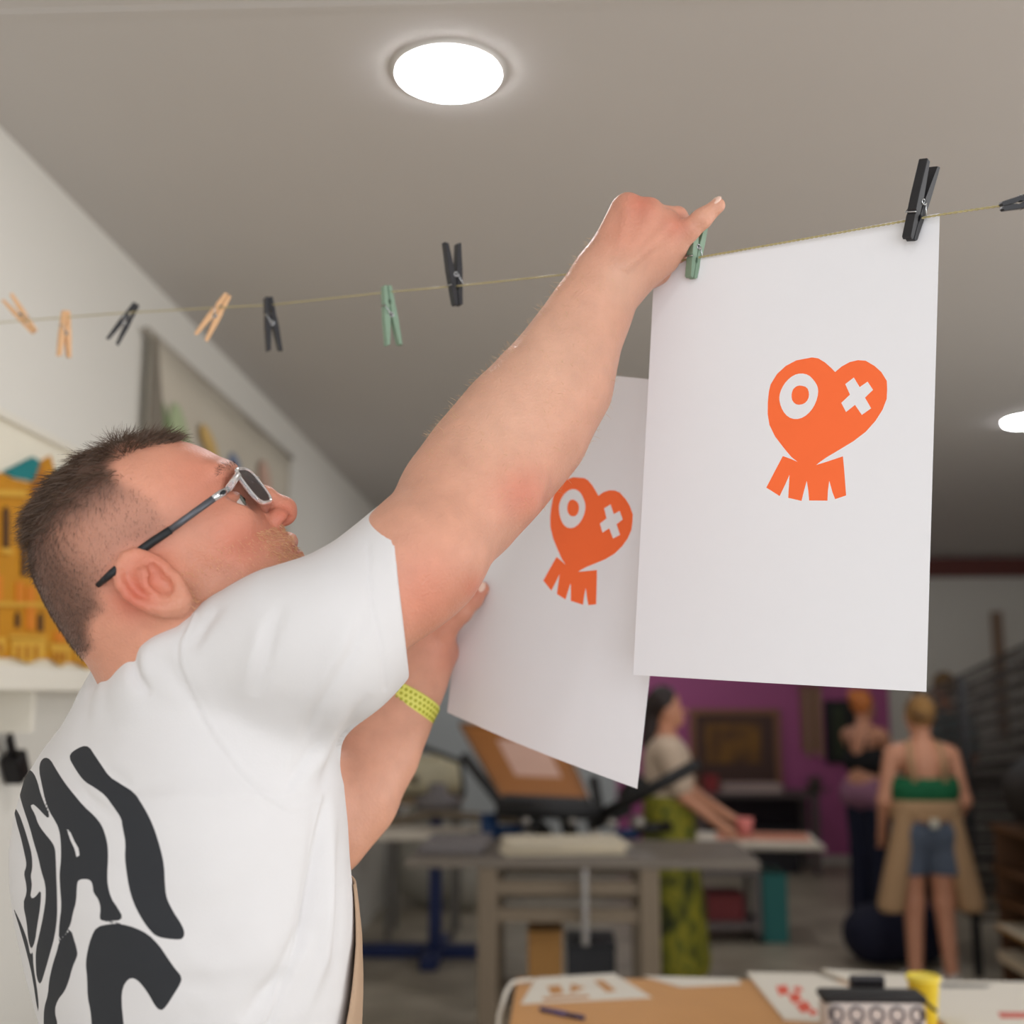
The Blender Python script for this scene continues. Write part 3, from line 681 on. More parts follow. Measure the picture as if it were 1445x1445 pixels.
if brow.sum() > 10:
    i = grow(brow, 700); d = BN[i]*.45-HF*.7+HU*.2+rng.normal(size=(len(i), 3))*.2; d /= np.linalg.norm(d, axis=1, keepdims=True)
    h4 = blades('eyebrow', BV[i], d, d*0, rng.uniform(.003, .006, len(i)), .00009, M_hair2, man); del h4['kind']
arm = (xy[:, 0] > 600) & (xy[:, 0] < 870) & (xy[:, 1] > 330) & (xy[:, 1] < 720) & (px[:, 2] > 1.0) & (px[:, 2] < 1.25)
i = grow(arm, 1500); d = BN[i]*.5+UP*.1-RT*.35+rng.normal(size=(len(i), 3))*.25; d /= np.linalg.norm(d, axis=1, keepdims=True)
h5 = blades('arm_hair', BV[i], d, -UP*.2+d*0, rng.uniform(.004, .010, len(i)), .00011, M_fuzz, man); del h5['kind']
# eye
_g = G().lathe([(.0126*math.sin(t), -.0126*math.cos(t)) for t in np.linspace(.05, math.pi-.05, 16)], EYE, 24); eb = _g.out('eyeball', mat('eye_white', (226, 216, 208), .12, var=.02), man, True)
for r, off, m_ in ((.0058, .0118, mat('grey_green_iris', (112, 114, 104), .2)), (.0026, .0126, mat('pupil', (14, 12, 12), .1))):
    e1 = nrm(HF*.96+HS*.25-HU*.05); G().lathe([(.0002, .0010), (r*.6, .0008), (r, -.0002), (r*1.02, -.002)], EYE+e1*off, 20, frame(HS, np.cross(e1, HS), e1)).out('iris' if r > .004 else 'pupil', m_, eb, True)
from mathutils.bvhtree import BVHTree
BVH = BVHTree.FromPolygons([Vector(p) for p in BV], [tuple(int(k) for k in f) for f in BF[((proj(BV[BF[:, 0]])[:, 0] < 480) & (BV[BF[:, 0]][:, 2] > 1.5))]])
def surf(px, py, lift=.003):
    r = ray(px, py); h = BVH.ray_cast(Vector(CAM), Vector(nrm(r)))
    return np.array(h[0])-nrm(r)*lift if h[0] is not None else P(px, py, 1.0)
# nail of the little finger
nt_ = hd(1013, 290, -.014); nd = nrm(hd(1013, 290, -.014)-hd(990, 309, -.012)); nn = nrm(UP*.75-RT*.35-FW*.55); nn = nrm(nn-(nn@nd)*nd)
G().lathe([(.0005, .0009), (.0042, .0006), (.0052, -.0002), (.0052, -.0012)], nt_+nn*.0062+nd*.0005, 16, frame(nd*1.25, np.cross(nn, nd), nn)).out('fingernail', mat('nail', (240, 204, 186), .25), man, True)
tt = ld(680, 831, -.017); td = nrm(ld(680, 831, -.017)-ld(668, 846, -.019)); tn = nrm(-FW*.9+UP*.35-RT*.2); tn = nrm(tn-(tn@td)*td)
G().lathe([(.0005, .0009), (.0050, .0006), (.0060, -.0002), (.0060, -.0012)], tt+tn*.0086, 16, frame(td*1.2, np.cross(tn, td), tn)).out('thumbnail', MATS['nail'], man, True)

# T-shirt
sh = SDF()
sh.rc(P(470, 896, .965), P(640, 771, 1.027), px2r(106, .965), px2r(110, 1.027), .03)
hn = np.cross(ray(577, 966), ray(553, 708)); hn = nrm(hn); hn = hn if hn@RT > 0 else -hn
ls = SDF(); ls.rc(P(270, 980, 1.12), P(330, 990, 1.22), .085, .078, .04); ls.rc(P(330, 990, 1.22), P(392, 1082, 1.25), .072, .058, .03)
ln = nrm(P(410, 1090, 1.255)-P(330, 990, 1.22)); ls.cut(P(385, 1075, 1.247), ln)
sh.add(lambda X: ls.ev(X, range(3)), P(340, 1010, 1.2), .3, .02)
sh.add(torsofn(0), P(250, 1350, 1.08), .6, .03)
sh.rc(P(250, 1000, 1.06), P(300, 975, 1.03), .075, .085, .05)
yoke = [((190, 983), 47, .995), ((230, 968), 56, .975), ((287, 941), 64, .968), ((337, 916), 75, .965), ((395, 902), 92, .962), ((470, 893), 104, .965)]
sh.chain([P(*c, d) for c, w, d in yoke], [px2r(w, d) for c, w, d in yoke], .02)
sh.rc(P(375, 1045, 1.0), P(445, 930, .97), .050, .055, .035)
sh.add(lambda X: (X-CAM)@hn, P(565, 838, 1.0), 1e9, .002, 'i')                            # sleeve hem
sh.rc(P(568, 827, 1.001), P(660, 758, 1.034), px2r(101, 1.001), px2r(101, 1.034), .002, 's')   # hollow of the sleeve
SV, SF_ = sh.mesh(.0026)
SN = vnormals(SV, SF_); q = proj(SV); sxy = q[:, :2]; facing = ((CAM-SV)*SN).sum(1) > 0
disp = np.zeros(len(SV))
def crease(line, w, amp, taper=False): 
    global disp
    L = np.array(line, float); t = linedist(sxy, L); e = 1.0
    if taper:
        ax = L[-1]-L[0]; q_ = np.clip(((sxy-L[0])@ax)/(ax@ax), 0, 1); e = np.sin(math.pi*q_)
    disp += facing*e*amp*np.exp(-(t/w)**2)
def zc(pts): return Z(pts, 180, 780, 3.44)
def ze(pts): return Z(pts, 0, 1000, 2.58)
SEAM = zc([(325, 290), (265, 430), (262, 530), (310, 660), (370, 770), (430, 880), (500, 980), (580, 1080), (680, 1180), (780, 1240), (860, 1240), (940, 1205)])
HEMS = zc([(1165, -60), (1185, 250), (1230, 440), (1250, 660)]); SIDE = np.concatenate([zc([(940, 1205), (920, 1330), (905, 1445)]), ze([(1130, 600), (1080, 860), (960, 1148)])])
crease(SEAM, 2.2, .0010); crease(SEAM+np.array([-7, 4]), 3, -.0006); crease(HEMS, 2.2, -.0012); crease(SIDE, 3, .0012); crease(SIDE+np.array([8, 0]), 5, -.0022)
for L, w, a in [(zc([(760, 230), (690, 400), (610, 700)]), 9, -.0028), (zc([(720, 260), (640, 430), (560, 720)]), 12, .0016), (zc([(1175, 230), (1090, 470), (920, 760), (800, 1100)]), 9, -.003), (zc([(1120, 300), (1010, 560), (860, 850)]), 13, .0022),
                (zc([(1190, 680), (1050, 880), (930, 1190)]), 8, -.0035), (zc([(1080, 780), (950, 990), (800, 1150)]), 10, .002), (zc([(990, 830), (880, 1000), (740, 1180)]), 8, -.0022), (zc([(470, 230), (380, 330), (280, 500)]), 8, -.002), (zc([(20, 480), (40, 600), (110, 700)]), 7, -.003), (zc([(240, 350), (100, 480), (60, 640)]), 11, .003), (zc([(170, 480), (240, 620), (380, 800)]), 10, -.0018),
                (ze([(1180, 330), (1150, 560), (1110, 800), (960, 1100)]), 9, -.0045), (ze([(1215, 300), (1200, 600), (1180, 900), (1100, 1148)]), 8, .004), (ze([(1240, 400), (1225, 700), (1215, 1000)]), 6, -.003), (ze([(1000, 560), (800, 760), (700, 900)]), 20, -.0016), (ze([(1050, 800), (850, 960), (700, 1100)]), 18, .0018), (ze([(330, 180), (470, 290), (640, 300)]), 10, -.0016), (ze([(220, 190), (320, 330), (440, 420)]), 7, -.0016), (ze([(1060, 950), (960, 1040), (880, 1148)]), 10, -.003), (ze([(560, 1000), (780, 1010), (980, 900)]), 16, -.0014)]:
    crease(L, w*1.25, a*1.7, True)
ns = np.sin(sxy[:, 0]*.021+1.7*np.sin(sxy[:, 1]*.012))*np.sin(sxy[:, 1]*.017+1.1*np.sin(sxy[:, 0]*.015)); disp += .0010*ns
SV = SV+SN*disp[:, None]
LET = [
 [(300, 135), (325, 138), (345, 170), (365, 205), (390, 245), (430, 270), (480, 300), (525, 360), (560, 430), (585, 510), (598, 570), (600, 640), (605, 690), (630, 740), (660, 785), (672, 815), (668, 835), (655, 842), (610, 838), (570, 830), (540, 800), (510, 755), (485, 705), (468, 650), (458, 590), (452, 540), (455, 490), (443, 430), (438, 400), (410, 360), (380, 315), (340, 285), (305, 265), (285, 240), (265, 205), (253, 180), (258, 160)],
 [(165, 177), (185, 185), (205, 220), (230, 262), (265, 310), (300, 355), (340, 390), (368, 425), (382, 465), (390, 500), (392, 545), (390, 600), (392, 640), (405, 690), (430, 725), (455, 770), (370, 773), (362, 765), (368, 725), (358, 690), (340, 670), (338, 640), (328, 622), (300, 620), (284, 625), (280, 650), (278, 700), (262, 750), (255, 785), (235, 820), (212, 845), (209, 838), (212, 780), (222, 720), (218, 650), (216, 600), (222, 550), (220, 480), (213, 435), (195, 400), (180, 375), (165, 330), (155, 280), (143, 225), (148, 190)],
 [(105, 220), (125, 235), (140, 270), (150, 310), (165, 350), (180, 385), (178, 402), (160, 385), (140, 362), (120, 345), (113, 355), (130, 385), (140, 420), (160, 450), (185, 480), (200, 505), (203, 545), (205, 600), (207, 680), (205, 760), (195, 830), (180, 890), (165, 950), (148, 1008), (135, 985), (130, 940), (128, 880), (140, 820), (155, 750), (165, 690), (165, 640), (150, 590), (140, 540), (125, 490), (110, 430), (90, 370), (72, 310), (75, 270), (90, 240)],
 [(50, 352), (72, 380), (90, 430), (105, 480), (118, 530), (120, 580), (112, 610), (118, 640), (108, 690), (125, 690), (150, 655), (145, 720), (132, 790), (125, 850), (112, 880), (100, 840), (95, 780), (82, 710), (98, 670), (95, 630), (88, 600), (100, 570), (90, 520), (78, 465), (62, 410)],
 [(44, 715), (70, 770), (88, 815), (100, 850), (110, 900), (118, 880), (122, 940), (135, 1010), (142, 1080), (138, 1110), (120, 980), (100, 900), (70, 800)],
 [(255, 805), (262, 830), (280, 890), (275, 910), (262, 940), (250, 990), (235, 1030), (210, 1060), (198, 1100), (210, 1148), (225, 1300), (165, 1300), (158, 1148), (160, 1090), (175, 1040), (178, 990), (190, 930), (205, 880), (210, 850), (235, 825)],
 [(350, 795), (400, 783), (440, 783), (490, 795), (540, 820), (580, 860), (610, 905), (640, 950), (660, 975), (658, 1000), (630, 1045), (605, 1085), (585, 1102), (565, 1085), (540, 1040), (515, 1005), (490, 982), (465, 985), (445, 1015), (440, 1060), (450, 1148), (470, 1300), (350, 1300), (335, 1148), (330, 1100), (318, 1050), (315, 980), (308, 930), (315, 880), (330, 830)]]
HOLE = [(240, 437), (252, 445), (270, 485), (285, 510), (288, 535), (278, 542), (270, 510), (255, 480)]
ld_ = np.full(len(SV), 50.); near = facing & (sxy[:, 0] < 290) & (sxy[:, 1] > 1030) & (q[:, 2] < 1.3)
pn = sxy[near]; dd = np.full(len(pn), 50.)
for L in LET: dd = np.minimum(dd, polydist(pn, smooth_poly(ze(L), 1)))
dd = np.maximum(dd, -polydist(pn, ze(HOLE))); ld_[near] = dd
shirt = build('t_shirt', SV, SF_, None or mat('white_cotton', (220, 218, 218), .85, var=.012, scale=40, bump=.10, bscale=700), man, True)
shirt['label'] = 'white cotton T-shirt with dark wavy lettering on its back'
fill(shirt); setf(shirt, 'print_distance', ld_)
m = MATS['white_cotton']; nt = m.node_tree; b = nt.nodes['Principled BSDF']
at = nt.nodes.new('ShaderNodeAttribute'); at.attribute_name = 'print_distance'
lt = nt.nodes.new('ShaderNodeMapRange'); lt.inputs['From Min'].default_value = .5; lt.inputs['From Max'].default_value = -.5
nt.links.new(at.outputs['Fac'], lt.inputs['Value'])
mx = nt.nodes.new('ShaderNodeMix'); mx.data_type = 'RGBA'
src = b.inputs['Base Color'].links[0].from_socket
nt.links.new(lt.outputs[0], mx.inputs[0]); nt.links.new(src, mx.inputs[6]); mx.inputs[7].default_value = (*lin((44, 46, 50)), 1)
nt.links.new(mx.outputs[2], b.inputs['Base Color'])
# apron over the chest
V = []; F = []; nu, nv = 30, 40
for j in range(nv+1):
    t = j/nv; z = 1.44-(1.44-.5)*t**1.3
    cx, cy, sc = np.interp(z, TZ, TCX[:, 0]), np.interp(z, TZ, TCX[:, 1]), np.interp(z, TZ, TSC)
    wm = .80+.36*min((1.44-z)/.14, 1.2)
    for i in range(nu+1):
        w = -1.15+(1.15+wm)*i/nu; off = (.0005+.010*(1.44-z)/.14 if z > 1.3 else .0105+.03*(1.3-z)/.8)*(.7+.3*math.cos(w))+(1.44-z)*.004*math.sin(w*9+t*4)
        pw = lambda q: math.copysign(abs(q)**(2/2.2), q); off += .003; p = np.array([cx, cy, z])+TF*(.125*sc+off)*pw(math.cos(w))+TS*(.2*sc+off)*pw(math.sin(w)); V.append(p)
for j in range(nv):
    for i in range(nu): a = j*(nu+1)+i; F.append((a, a+1, a+nu+2, a+nu+1))
ap = build('apron', V, F, mat('beige_canvas', (178, 150, 124), .85, var=.08, scale=25, bump=.1, bscale=500), man, True); ap.modifiers.new('thick', 'SOLIDIFY').thickness = .002
# trousers and shoes (below the frame)
tr = SDF(); hipc = np.array([TCX[0][0], TCX[0][1], 0])
tr.el(hipc+np.array([0, 0, .88]), (.13, .185, .16), np.array([TF, TS, [0, 0, 1]]).T, .04)
for sg in (1, -1): tr.chain([hipc+TS*.09*sg+np.array([0, 0, .85]), hipc+TS*.10*sg+TF*.02+np.array([0, 0, .48]), hipc+TS*.11*sg+np.array([0, 0, .09])], [.098, .075, .065], .03)
v_, f_ = tr.mesh(.012); build('trousers', v_, f_, mat('dark_denim', (52, 58, 74), .85, var=.15, scale=60), man, True)
for sg in (1, -1):
    sd = SDF(); c = hipc+TS*.11*sg; sd.rc(c+np.array([0, 0, .05])-TF*.05, c+TF*.15+np.array([0, 0, .038]), .045, .036, .02); sd.cut((0, 0, .001), (0, 0, -1))
    v_, f_ = sd.mesh(.008); build('shoe', v_, f_, mat('dark_leather', (40, 38, 38), .5), man, True)

# eyeglasses
def fp(zx, zy, d): x, y = Z([(zx, zy)], 260, 640, 8.028)[0]; return P(x, y, d)
gl = thing('eyeglasses', 'clear rimmed eyeglasses with grey and black arms on his face', 'glasses', hp(190, 30))
M_clear = mat('clear_acetate', (246, 246, 250), .08, var=0, trans=.75, ior=1.45); M_dark = mat('black_rubber', (26, 30, 34), .55); M_gun = mat('gunmetal', (96, 98, 104), .4, .5); M_chrome = mat('chrome', (220, 222, 226), .15, .95)
hinge = fp(500, 400, .972)
p2 = Z([(755, 590), (680, 640), (615, 690), (560, 730), (500, 778), (435, 834)], 0, 560, 3.141)
tmp2 = [P(*p2[0], .952), surf(*p2[1], .004), surf(*Z([(640, 668)], 0, 560, 3.141)[0], .003), P(*p2[3], .9455), surf(*p2[4], .0025), surf(*p2[5], .002)]
G().tube([hinge, fp(410, 460, .966), fp(310, 525, .961)], [.0026, .0036, .0030], 10).out('hinge_plate', M_chrome, gl, True)
G().tube([fp(330, 512, .961), fp(0, 750, .955), tmp2[0]], .0030, 10).out('temple_arm', M_gun, gl, True)
G().tube(tmp2, [.0034, .0036, .0036, .0034, .0034, .0022], 10).out('ear_sock', M_dark, gl, True)
G().lathe([(.0016, -.0008), (.0030, -.0004), (.0030, .0004), (.0016, .0008)], fp(440, 440, .9625), 16, frame(nrm(fp(320, 520, .962)-hinge), nrm(np.cross(nrm(fp(320, 520, .962)-hinge), FW))*.6, -FW)).out('emblem', M_dark, gl, True)
lc = hp(200, 20, .032)                      # right lens centre; lens plane spans side and up
def rim(c, tilt):
    A = nrm(HS*math.cos(tilt)-HF*math.sin(tilt)); B = nrm(HU*.97+HF*-.06)
    return [c+A*.0225*math.copysign(abs(math.cos(t))**.62, math.cos(t))+B*.0185*math.copysign(abs(math.sin(t))**.62, math.sin(t)) for t in np.linspace(0, 2*math.pi, 41)], A, B
for c, tl in ((lc, .30), (hp(203, 24, -.034), -.16)):
    R_, A, B = rim(c, tl); rm = G().tube(R_, .0020, 8, False).out('rim', M_clear, gl, True)
    n = len(R_)-1; nn = nrm(np.cross(A, B)); inner = [c+(p-c)*.97 for p in R_[:-1]]
    g = G(); g.add([p+nn*.0006 for p in inner]+[p-nn*.0006 for p in inner], [tuple(range(n)), tuple(range(n, 2*n))[::-1]]+[(i, (i+1) % n, n+(i+1) % n, n+i) for i in range(n)])
    g.out('lens', mat('grey_lens', (108, 106, 112), .05, var=0, trans=.85, ior=1.15), rm)
G().tube([hp(206, 30, .011), hp(212, 33, 0), hp(206, 30, -.011)], .0022, 8).out('bridge', M_clear, gl, True)
G().tube([lc+HS*.0205+HU*.012-HF*.0070, hinge], [.0034, .0030], 8).out('end_piece', M_clear, gl, True)
G().tube([hp(203, 28, -.058), hp(150, 26, -.078), hp(10, 24, -.083), hp(-40, 0, -.080)], .0030, 8).out('temple_arm', M_gun, gl, True)
# watch on the left wrist
wc = P(573, 990, 1.378); wa = nrm(P(585, 960, 1.388)-P(548, 1030, 1.366)); w1 = nrm(np.cross(wa, FW)); w2 = np.cross(wa, w1)
wt = thing('wristwatch', 'wristwatch with perforated neon yellow strap on left wrist', 'watch', wc)
WR = px2r(44, 1.378)
V = []; F = []; nw = 56; prof = [(-.0115, .0000), (-.0115, .0020), (-.009, .0030), (.009, .0030), (.0115, .0020), (.0115, 0)]
for k in range(nw):
    t = 2*math.pi*k/nw; dv = w1*math.cos(t)+w2*math.sin(t)
    for a, r in prof: V.append(wc+wa*a+dv*(WR+r))
for k in range(nw):
    for a in range(6): F.append((k*6+a, k*6+(a+1) % 6, ((k+1) % nw)*6+(a+1) % 6, ((k+1) % nw)*6+a))
stp = build('strap', V, F, mat('neon_strap', (226, 226, 110), .5, var=.03), wt, True)
for k in range(40):
    for a in (-.0062, 0, .0062):
        t = 2*math.pi*(k+(.5 if a == 0 else 0))/40; dv = w1*math.cos(t)+w2*math.sin(t)
        if dv@FW > .35: continue
        G().lathe([(.0001, .0006), (.0018, .0005), (.0019, -.0004)], wc+wa*a+dv*(WR+.0030), 8, frame(wa, np.cross(dv, wa), dv)).out('strap_hole', mat('olive_hole', (166, 168, 40), .7), stp)
dv = nrm(FW*.8-RT*.3); G().box(wc+dv*(WR+.006), (.010, .034, .036), frame(dv, np.cross(wa, dv), wa), .004).out('watch_case', mat('dark_glass', (18, 18, 20), .1), wt)

# ================================================================== work table in the foreground (its far edge shows)
ZT = .90
M_ply = mat('orange_plywood', (204, 150, 92), .55, var=.10, scale=6); M_leg = mat('grey_steel', (120, 116, 110), .45, .4)
tb = thing('work_table', 'orange-brown wooden work table strewn with papers and a cup', 'table', (.8, 2.4, 0))
bx('table_top', (-.115, 1.75, ZT-.035), (1.75, 3.10, ZT), M_ply, tb, .004)
for x in (-.06, 1.68):
    for y in (1.82, 3.03): bx('leg', (x-.025, y-.025, 0), (x+.025, y+.025, ZT-.036), M_leg, tb)
bx('rail', (-.04, 2.99, ZT-.11), (1.66, 3.02, ZT-.036), M_leg, tb); bx('rail', (-.04, 1.83, ZT-.11), (1.66, 1.86, ZT-.036), M_leg, tb)
LIFT = [ZT]
def flat(name, pix, m, parent, z, th):
    poly = [tuple(onz(x, y, z)[:2]) for x, y in pix]
    ar = sum(poly[i][0]*poly[(i+1) % len(poly)][1]-poly[(i+1) % len(poly)][0]*poly[i][1] for i in range(len(poly)))
    if ar < 0: poly = poly[::-1]
    return G().prism(poly, z, z+th).out(name, m, parent)
M_sheet = mat('table_paper', (226, 220, 208), .75, var=.02); M_redink = mat('red_ink', (224, 96, 74), .7); M_brownink = mat('tan_ink', (196, 140, 84), .7)
def papers(name, label, cat, pix, z, th=.001, m=M_sheet, marks=(), mm=None):
    c = onz(*np.mean(pix, 0), z); t = thing(name, label, cat, (c[0], c[1], z))
    flat('sheet', pix, m, t, z, th)
    for k in marks: flat('printed_mark', k, mm, t, z+th, .0004)
    return t
papers('paper_sheet', 'white sheet with tan cut-out shapes at the table corner', 'paper', [(757, 1380), (866, 1374), (920, 1408), (735, 1417)], ZT+.0005, .001, M_sheet,
       [[(772, 1392), (790, 1390), (796, 1402), (778, 1404)], [(806, 1388), (826, 1394), (804, 1402)], [(838, 1384), (850, 1383), (870, 1398), (856, 1400)], [(765, 1408), (830, 1404), (832, 1408), (768, 1412)]], M_brownink)
papers('paper_strip', 'narrow white paper strip along the far table edge', 'paper', [(908, 1378), (1040, 1381), (1046, 1389), (960, 1393)], ZT+.0005)
papers('lettered_board', 'white board with scribbled red lettering lying on the table', 'board', [(1054, 1375), (1150, 1377), (1222, 1404), (1165, 1446), (1106, 1440)], ZT+.0005, .006, M_sheet,
       [[(1095, 1392), (1110, 1390), (1114, 1402), (1100, 1405)], [(1112, 1404), (1126, 1400), (1132, 1412), (1118, 1416)], [(1122, 1418), (1138, 1412), (1146, 1424), (1132, 1430)], [(1118, 1393), (1128, 1392), (1134, 1398), (1124, 1400)], [(1140, 1428), (1150, 1424), (1154, 1430), (1146, 1434)]], M_redink)
papers('paper_stack', 'loose white paper stack behind the yellow cup', 'paper', [(1160, 1373), (1330, 1384), (1300, 1402), (1222, 1400)], ZT+.0005, .010)
papers('poster_sheet', 'large white sheet with grey patch and red bar beside cup', 'paper', [(1325, 1386), (1600, 1390), (1640, 1480), (1350, 1460), (1300, 1420)], ZT+.0005, .004, M_sheet,
       [[(1408, 1428), (1470, 1429), (1470, 1437), (1412, 1437)]], mat('faded_red_ink', (206, 110, 98), .7))
flat('grey_patch', [(1325, 1388), (1400, 1390), (1390, 1394), (1330, 1394)], mat('grey_ink', (120, 118, 114), .7), bpy.data.objects['poster_sheet'], ZT+.0046, .0004)
a, b = onz(763, 1427, ZT), onz(824, 1440, ZT)
pn_ = thing('pen', 'blue pen lying on the bare wooden table top', 'pen', (a+b)/2); a[2] = b[2] = ZT+.0052
G().tube([a, a+(b-a)*.65], .005, 8).out('barrel', mat('blue_plastic', (52, 60, 124), .4), pn_, True); G().tube([a+(b-a)*.62, b], .0052, 8).out('cap', mat('navy_plastic', (34, 40, 88), .4), pn_, True)
e0 = onz(752, 1386, ZT); cx_ = -.135
cb = thing('white_cable', 'white cable curling over the table corner', 'cable', (e0[0], e0[1], ZT))
G().tube([(e0[0], e0[1], ZT+.006), (e0[0]-.05, e0[1]-.05, ZT+.010), (cx_, e0[1]-.13, ZT+.006), (cx_-.012, e0[1]-.20, ZT-.03), (cx_-.014, e0[1]-.26, ZT-.12), (cx_-.012, e0[1]-.28, ZT-.4)], .0055, 8).out('lead', mat('white_cable', (214, 208, 196), .5), cb, True)
# pencil case and cup
pc = onz(1232, 1470, ZT); k_ = .205
ca = thing('pencil_case', 'black and white zip pencil case lying in front of the yellow cup', 'pencil case', (pc[0], pc[1], ZT))
_g = G().box((pc[0], pc[1], ZT+.045), (k_, .085, .088), None, .018); pch = _g.out('pouch', mat('pale_canvas', (206, 196, 190), .8, var=.1, scale=30), ca, True)
G().box((pc[0], pc[1], ZT+.090), (k_+.006, .075, .016), None, .006).out('zip_band', mat('black_zip', (28, 27, 28), .6), ca, True)
for i in range(5):
    for j in range(2): G().lathe([(.0165, -.001), (.0165, .0012), (.011, .0012), (.011, -.001)], (pc[0]-.082+i*.041, pc[1]-.0425, ZT+.030+j*.034), 20, frame([1, 0, 0], [0, 0, 1], [0, -1, 0])).out('oval_print', mat('grey_oval', (96, 92, 98), .7), pch, True)
G().tube([(pc[0]+.09, pc[1]-.03, ZT+.098), (pc[0]+.12, pc[1]-.04, ZT+.07)], .004, 6).out('zip_pull', MATS['black_zip'], ca, True)
ps = onz(1240, 1412, ZT+.1); bk = thing('phone', 'dark grey block standing behind the pencil case', 'phone', (pc[0]+.02, pc[1]+.10, ZT))
G().box((pc[0]+.012, pc[1]+.085, ZT+.058), (.075, .018, .115), np.array([[1, 0, 0], [0, .97, -.2], [0, .2, .97]]), .006).out('body', mat('dark_grey_case', (58, 56, 58), .5), bk)
G().box((pc[0]+.012, pc[1]+.0745, ZT+.060), (.064, .0015, .095), np.array([[1, 0, 0], [0, .97, -.2], [0, .2, .97]])).out('screen', mat('dark_screen', (30, 30, 34), .2), bk)
cp = onz(1300, 1450, ZT); cu = thing('yellow_cup', 'yellow plastic cup standing behind the pencil case', 'cup', (cp[0]+.015, cp[1]+.02, ZT))
G().lathe([(.022, 0), (.0245, .003), (.034, .098), (.036, .100), (.036, .103), (.032, .101), (.0225, .008), (.001, .006)], (cp[0]+.015, cp[1]+.02, ZT), 28).out('cup_body', mat('yellow_plastic', (236, 212, 60), .45), cu, True)
G().lathe([(.0345, .094), (.0368, .0945), (.0368, .098), (.0345, .0985)], (cp[0]+.015, cp[1]+.02, ZT), 28).out('rim_band', mat('yellow_rim', (242, 222, 92), .45), cu, True)

# ================================================================== screen printing press and benches
M_bench = mat('beige_steel', (124, 110, 92), .55, var=.08); M_black = mat('press_black', (26, 25, 26), .5); M_blue = mat('press_blue', (20, 62, 112), .45); M_navy = mat('stand_navy', (22, 40, 92), .45)
def sx(px, Y): return (px-790)/FPX*Y*1.0
wb = thing('work_bench', 'beige metal bench with open frame beside the printing press', 'bench', (.05, 5.9, 0))
bx('bench_top', (-.72, 5.5, .83), (.90, 6.25, .872), mat('worn_grey_top', (116, 107, 97), .5, var=.12, scale=5), wb, .006)
for x in (-.34, .40):
    for y in (5.55, 6.18): bx('leg', (x-.045, y-.04, 0), (x+.045, y+.04, .83), M_bench, wb, .006)
for z in (.74, .62, .16): bx('front_rail', (-.30, 5.53, z-.03), (.36, 5.57, z+.03), M_bench, wb); bx('rear_rail', (-.30, 6.16, z-.03), (.36, 6.20, z+.03), M_bench, wb)
bx('side_rail', (-.37, 5.6, .60), (-.32, 6.15, .66), M_bench, wb); bx('side_rail', (.38, 5.6, .60), (.43, 6.15, .66), M_bench, wb)
bx('lower_shelf', (-.30, 5.57, .19), (.36, 6.16, .21), M_bench, wb)
bx('crank_post', (.09, 5.47, .50), (.12, 5.50, .83), mat('dull_chrome', (150, 146, 142), .35, .7), wb, .005)
def crate(name, label, cat, lo, hi, m, lid):
    t = thing(name, label, cat, ((lo[0]+hi[0])/2, (lo[1]+hi[1])/2, lo[2])); lo = np.array(lo, float); hi = np.array(hi, float)
    bx('box_body', lo, (hi[0], hi[1], hi[2]-.02), m, t, .004); bx('lid', (lo[0]-.004, lo[1]-.004, hi[2]-.02), (hi[0]+.004, hi[1]+.004, hi[2]), lid, t, .004); return t
crate('cardboard_box', 'brown cardboard box on the lower bench shelf', 'box', (-.16, 5.7, .211), (.0, 6.0, .52), mat('cardboard', (164, 120, 66), .8), MATS['cardboard'])
crate('black_crate', 'black plastic crate on the lower bench shelf', 'crate', (.02, 5.7, .211), (.25, 6.05, .46), mat('black_crate', (32, 33, 38), .5), MATS['black_crate'])
def pile(name, label, cat, x0, x1, y0, y1, z, n, m, th=.006, jit=.03, ang=0):
    t = thing(name, label, cat, ((x0+x1)/2, (y0+y1)/2, z))
    for i in range(n):
        jx, jy = random.uniform(-jit, jit), random.uniform(-jit, jit); a = ang+random.uniform(-.06, .06)
        G().box(((x0+x1)/2+jx, (y0+y1)/2+jy, z+th*(i+.5)), (x1-x0, y1-y0, th*.96), rotz(a)).out('sheet', m, t)
    return t
pile('paper_pile', 'pile of cream paper sheets on the beige bench', 'paper', -.27, .30, 5.65, 6.1, .8725, 7, mat('cream_paper', (222, 210, 186), .8), .006, .03, .06)
pile('grey_trays', 'stack of grey trays at the bench end', 'tray', -.66, -.36, 5.65, 6.1, .8725, 3, mat('grey_tray', (122, 116, 116), .6), .016, .012)
# press: navy stand, arms, platens, screen frame
pr = thing('screen_press', 'screen printing press with navy stand, black arms and tilted wooden screen', 'press', (-.79, 7.6, 0))
bx('stand_column', (-.835, 7.56, .06), (-.755, 7.64, .92), M_navy, pr, .006)
bx('stand_foot', (-1.33, 7.54, .0), (-.42, 7.66, .075), M_navy, pr, .01)
bx('stand_foot', (-.85, 7.2, .0), (-.74, 8.0, .07), M_navy, pr, .01)
G().lathe([(.12, .0), (.14, .02), (.14, .07), (.06, .10), (.05, .16)], (-.79, 7.6, .9), 24).out('hub', MATS['grey_tray'], pr, True)
G().tube([(-1.3, 7.3, .80), (-.8, 7.5, .88), (-.2, 7.3, .86)], .028, 8).out('platen_arm', M_bench, pr, True)
pl_ = build('platen', *(lambda g: (g.V, g.F))(G().box((-.83, 7.15, .80), (.72, .5, .03), None, .01)), mat('white_platen', (212, 202, 186), .7), pr)
A, B, C_, D_ = ony(708, 1128, 6.55), ony(834, 1134, 6.55), ony(648, 1022, 7.15), ony(786, 1026, 7.15)
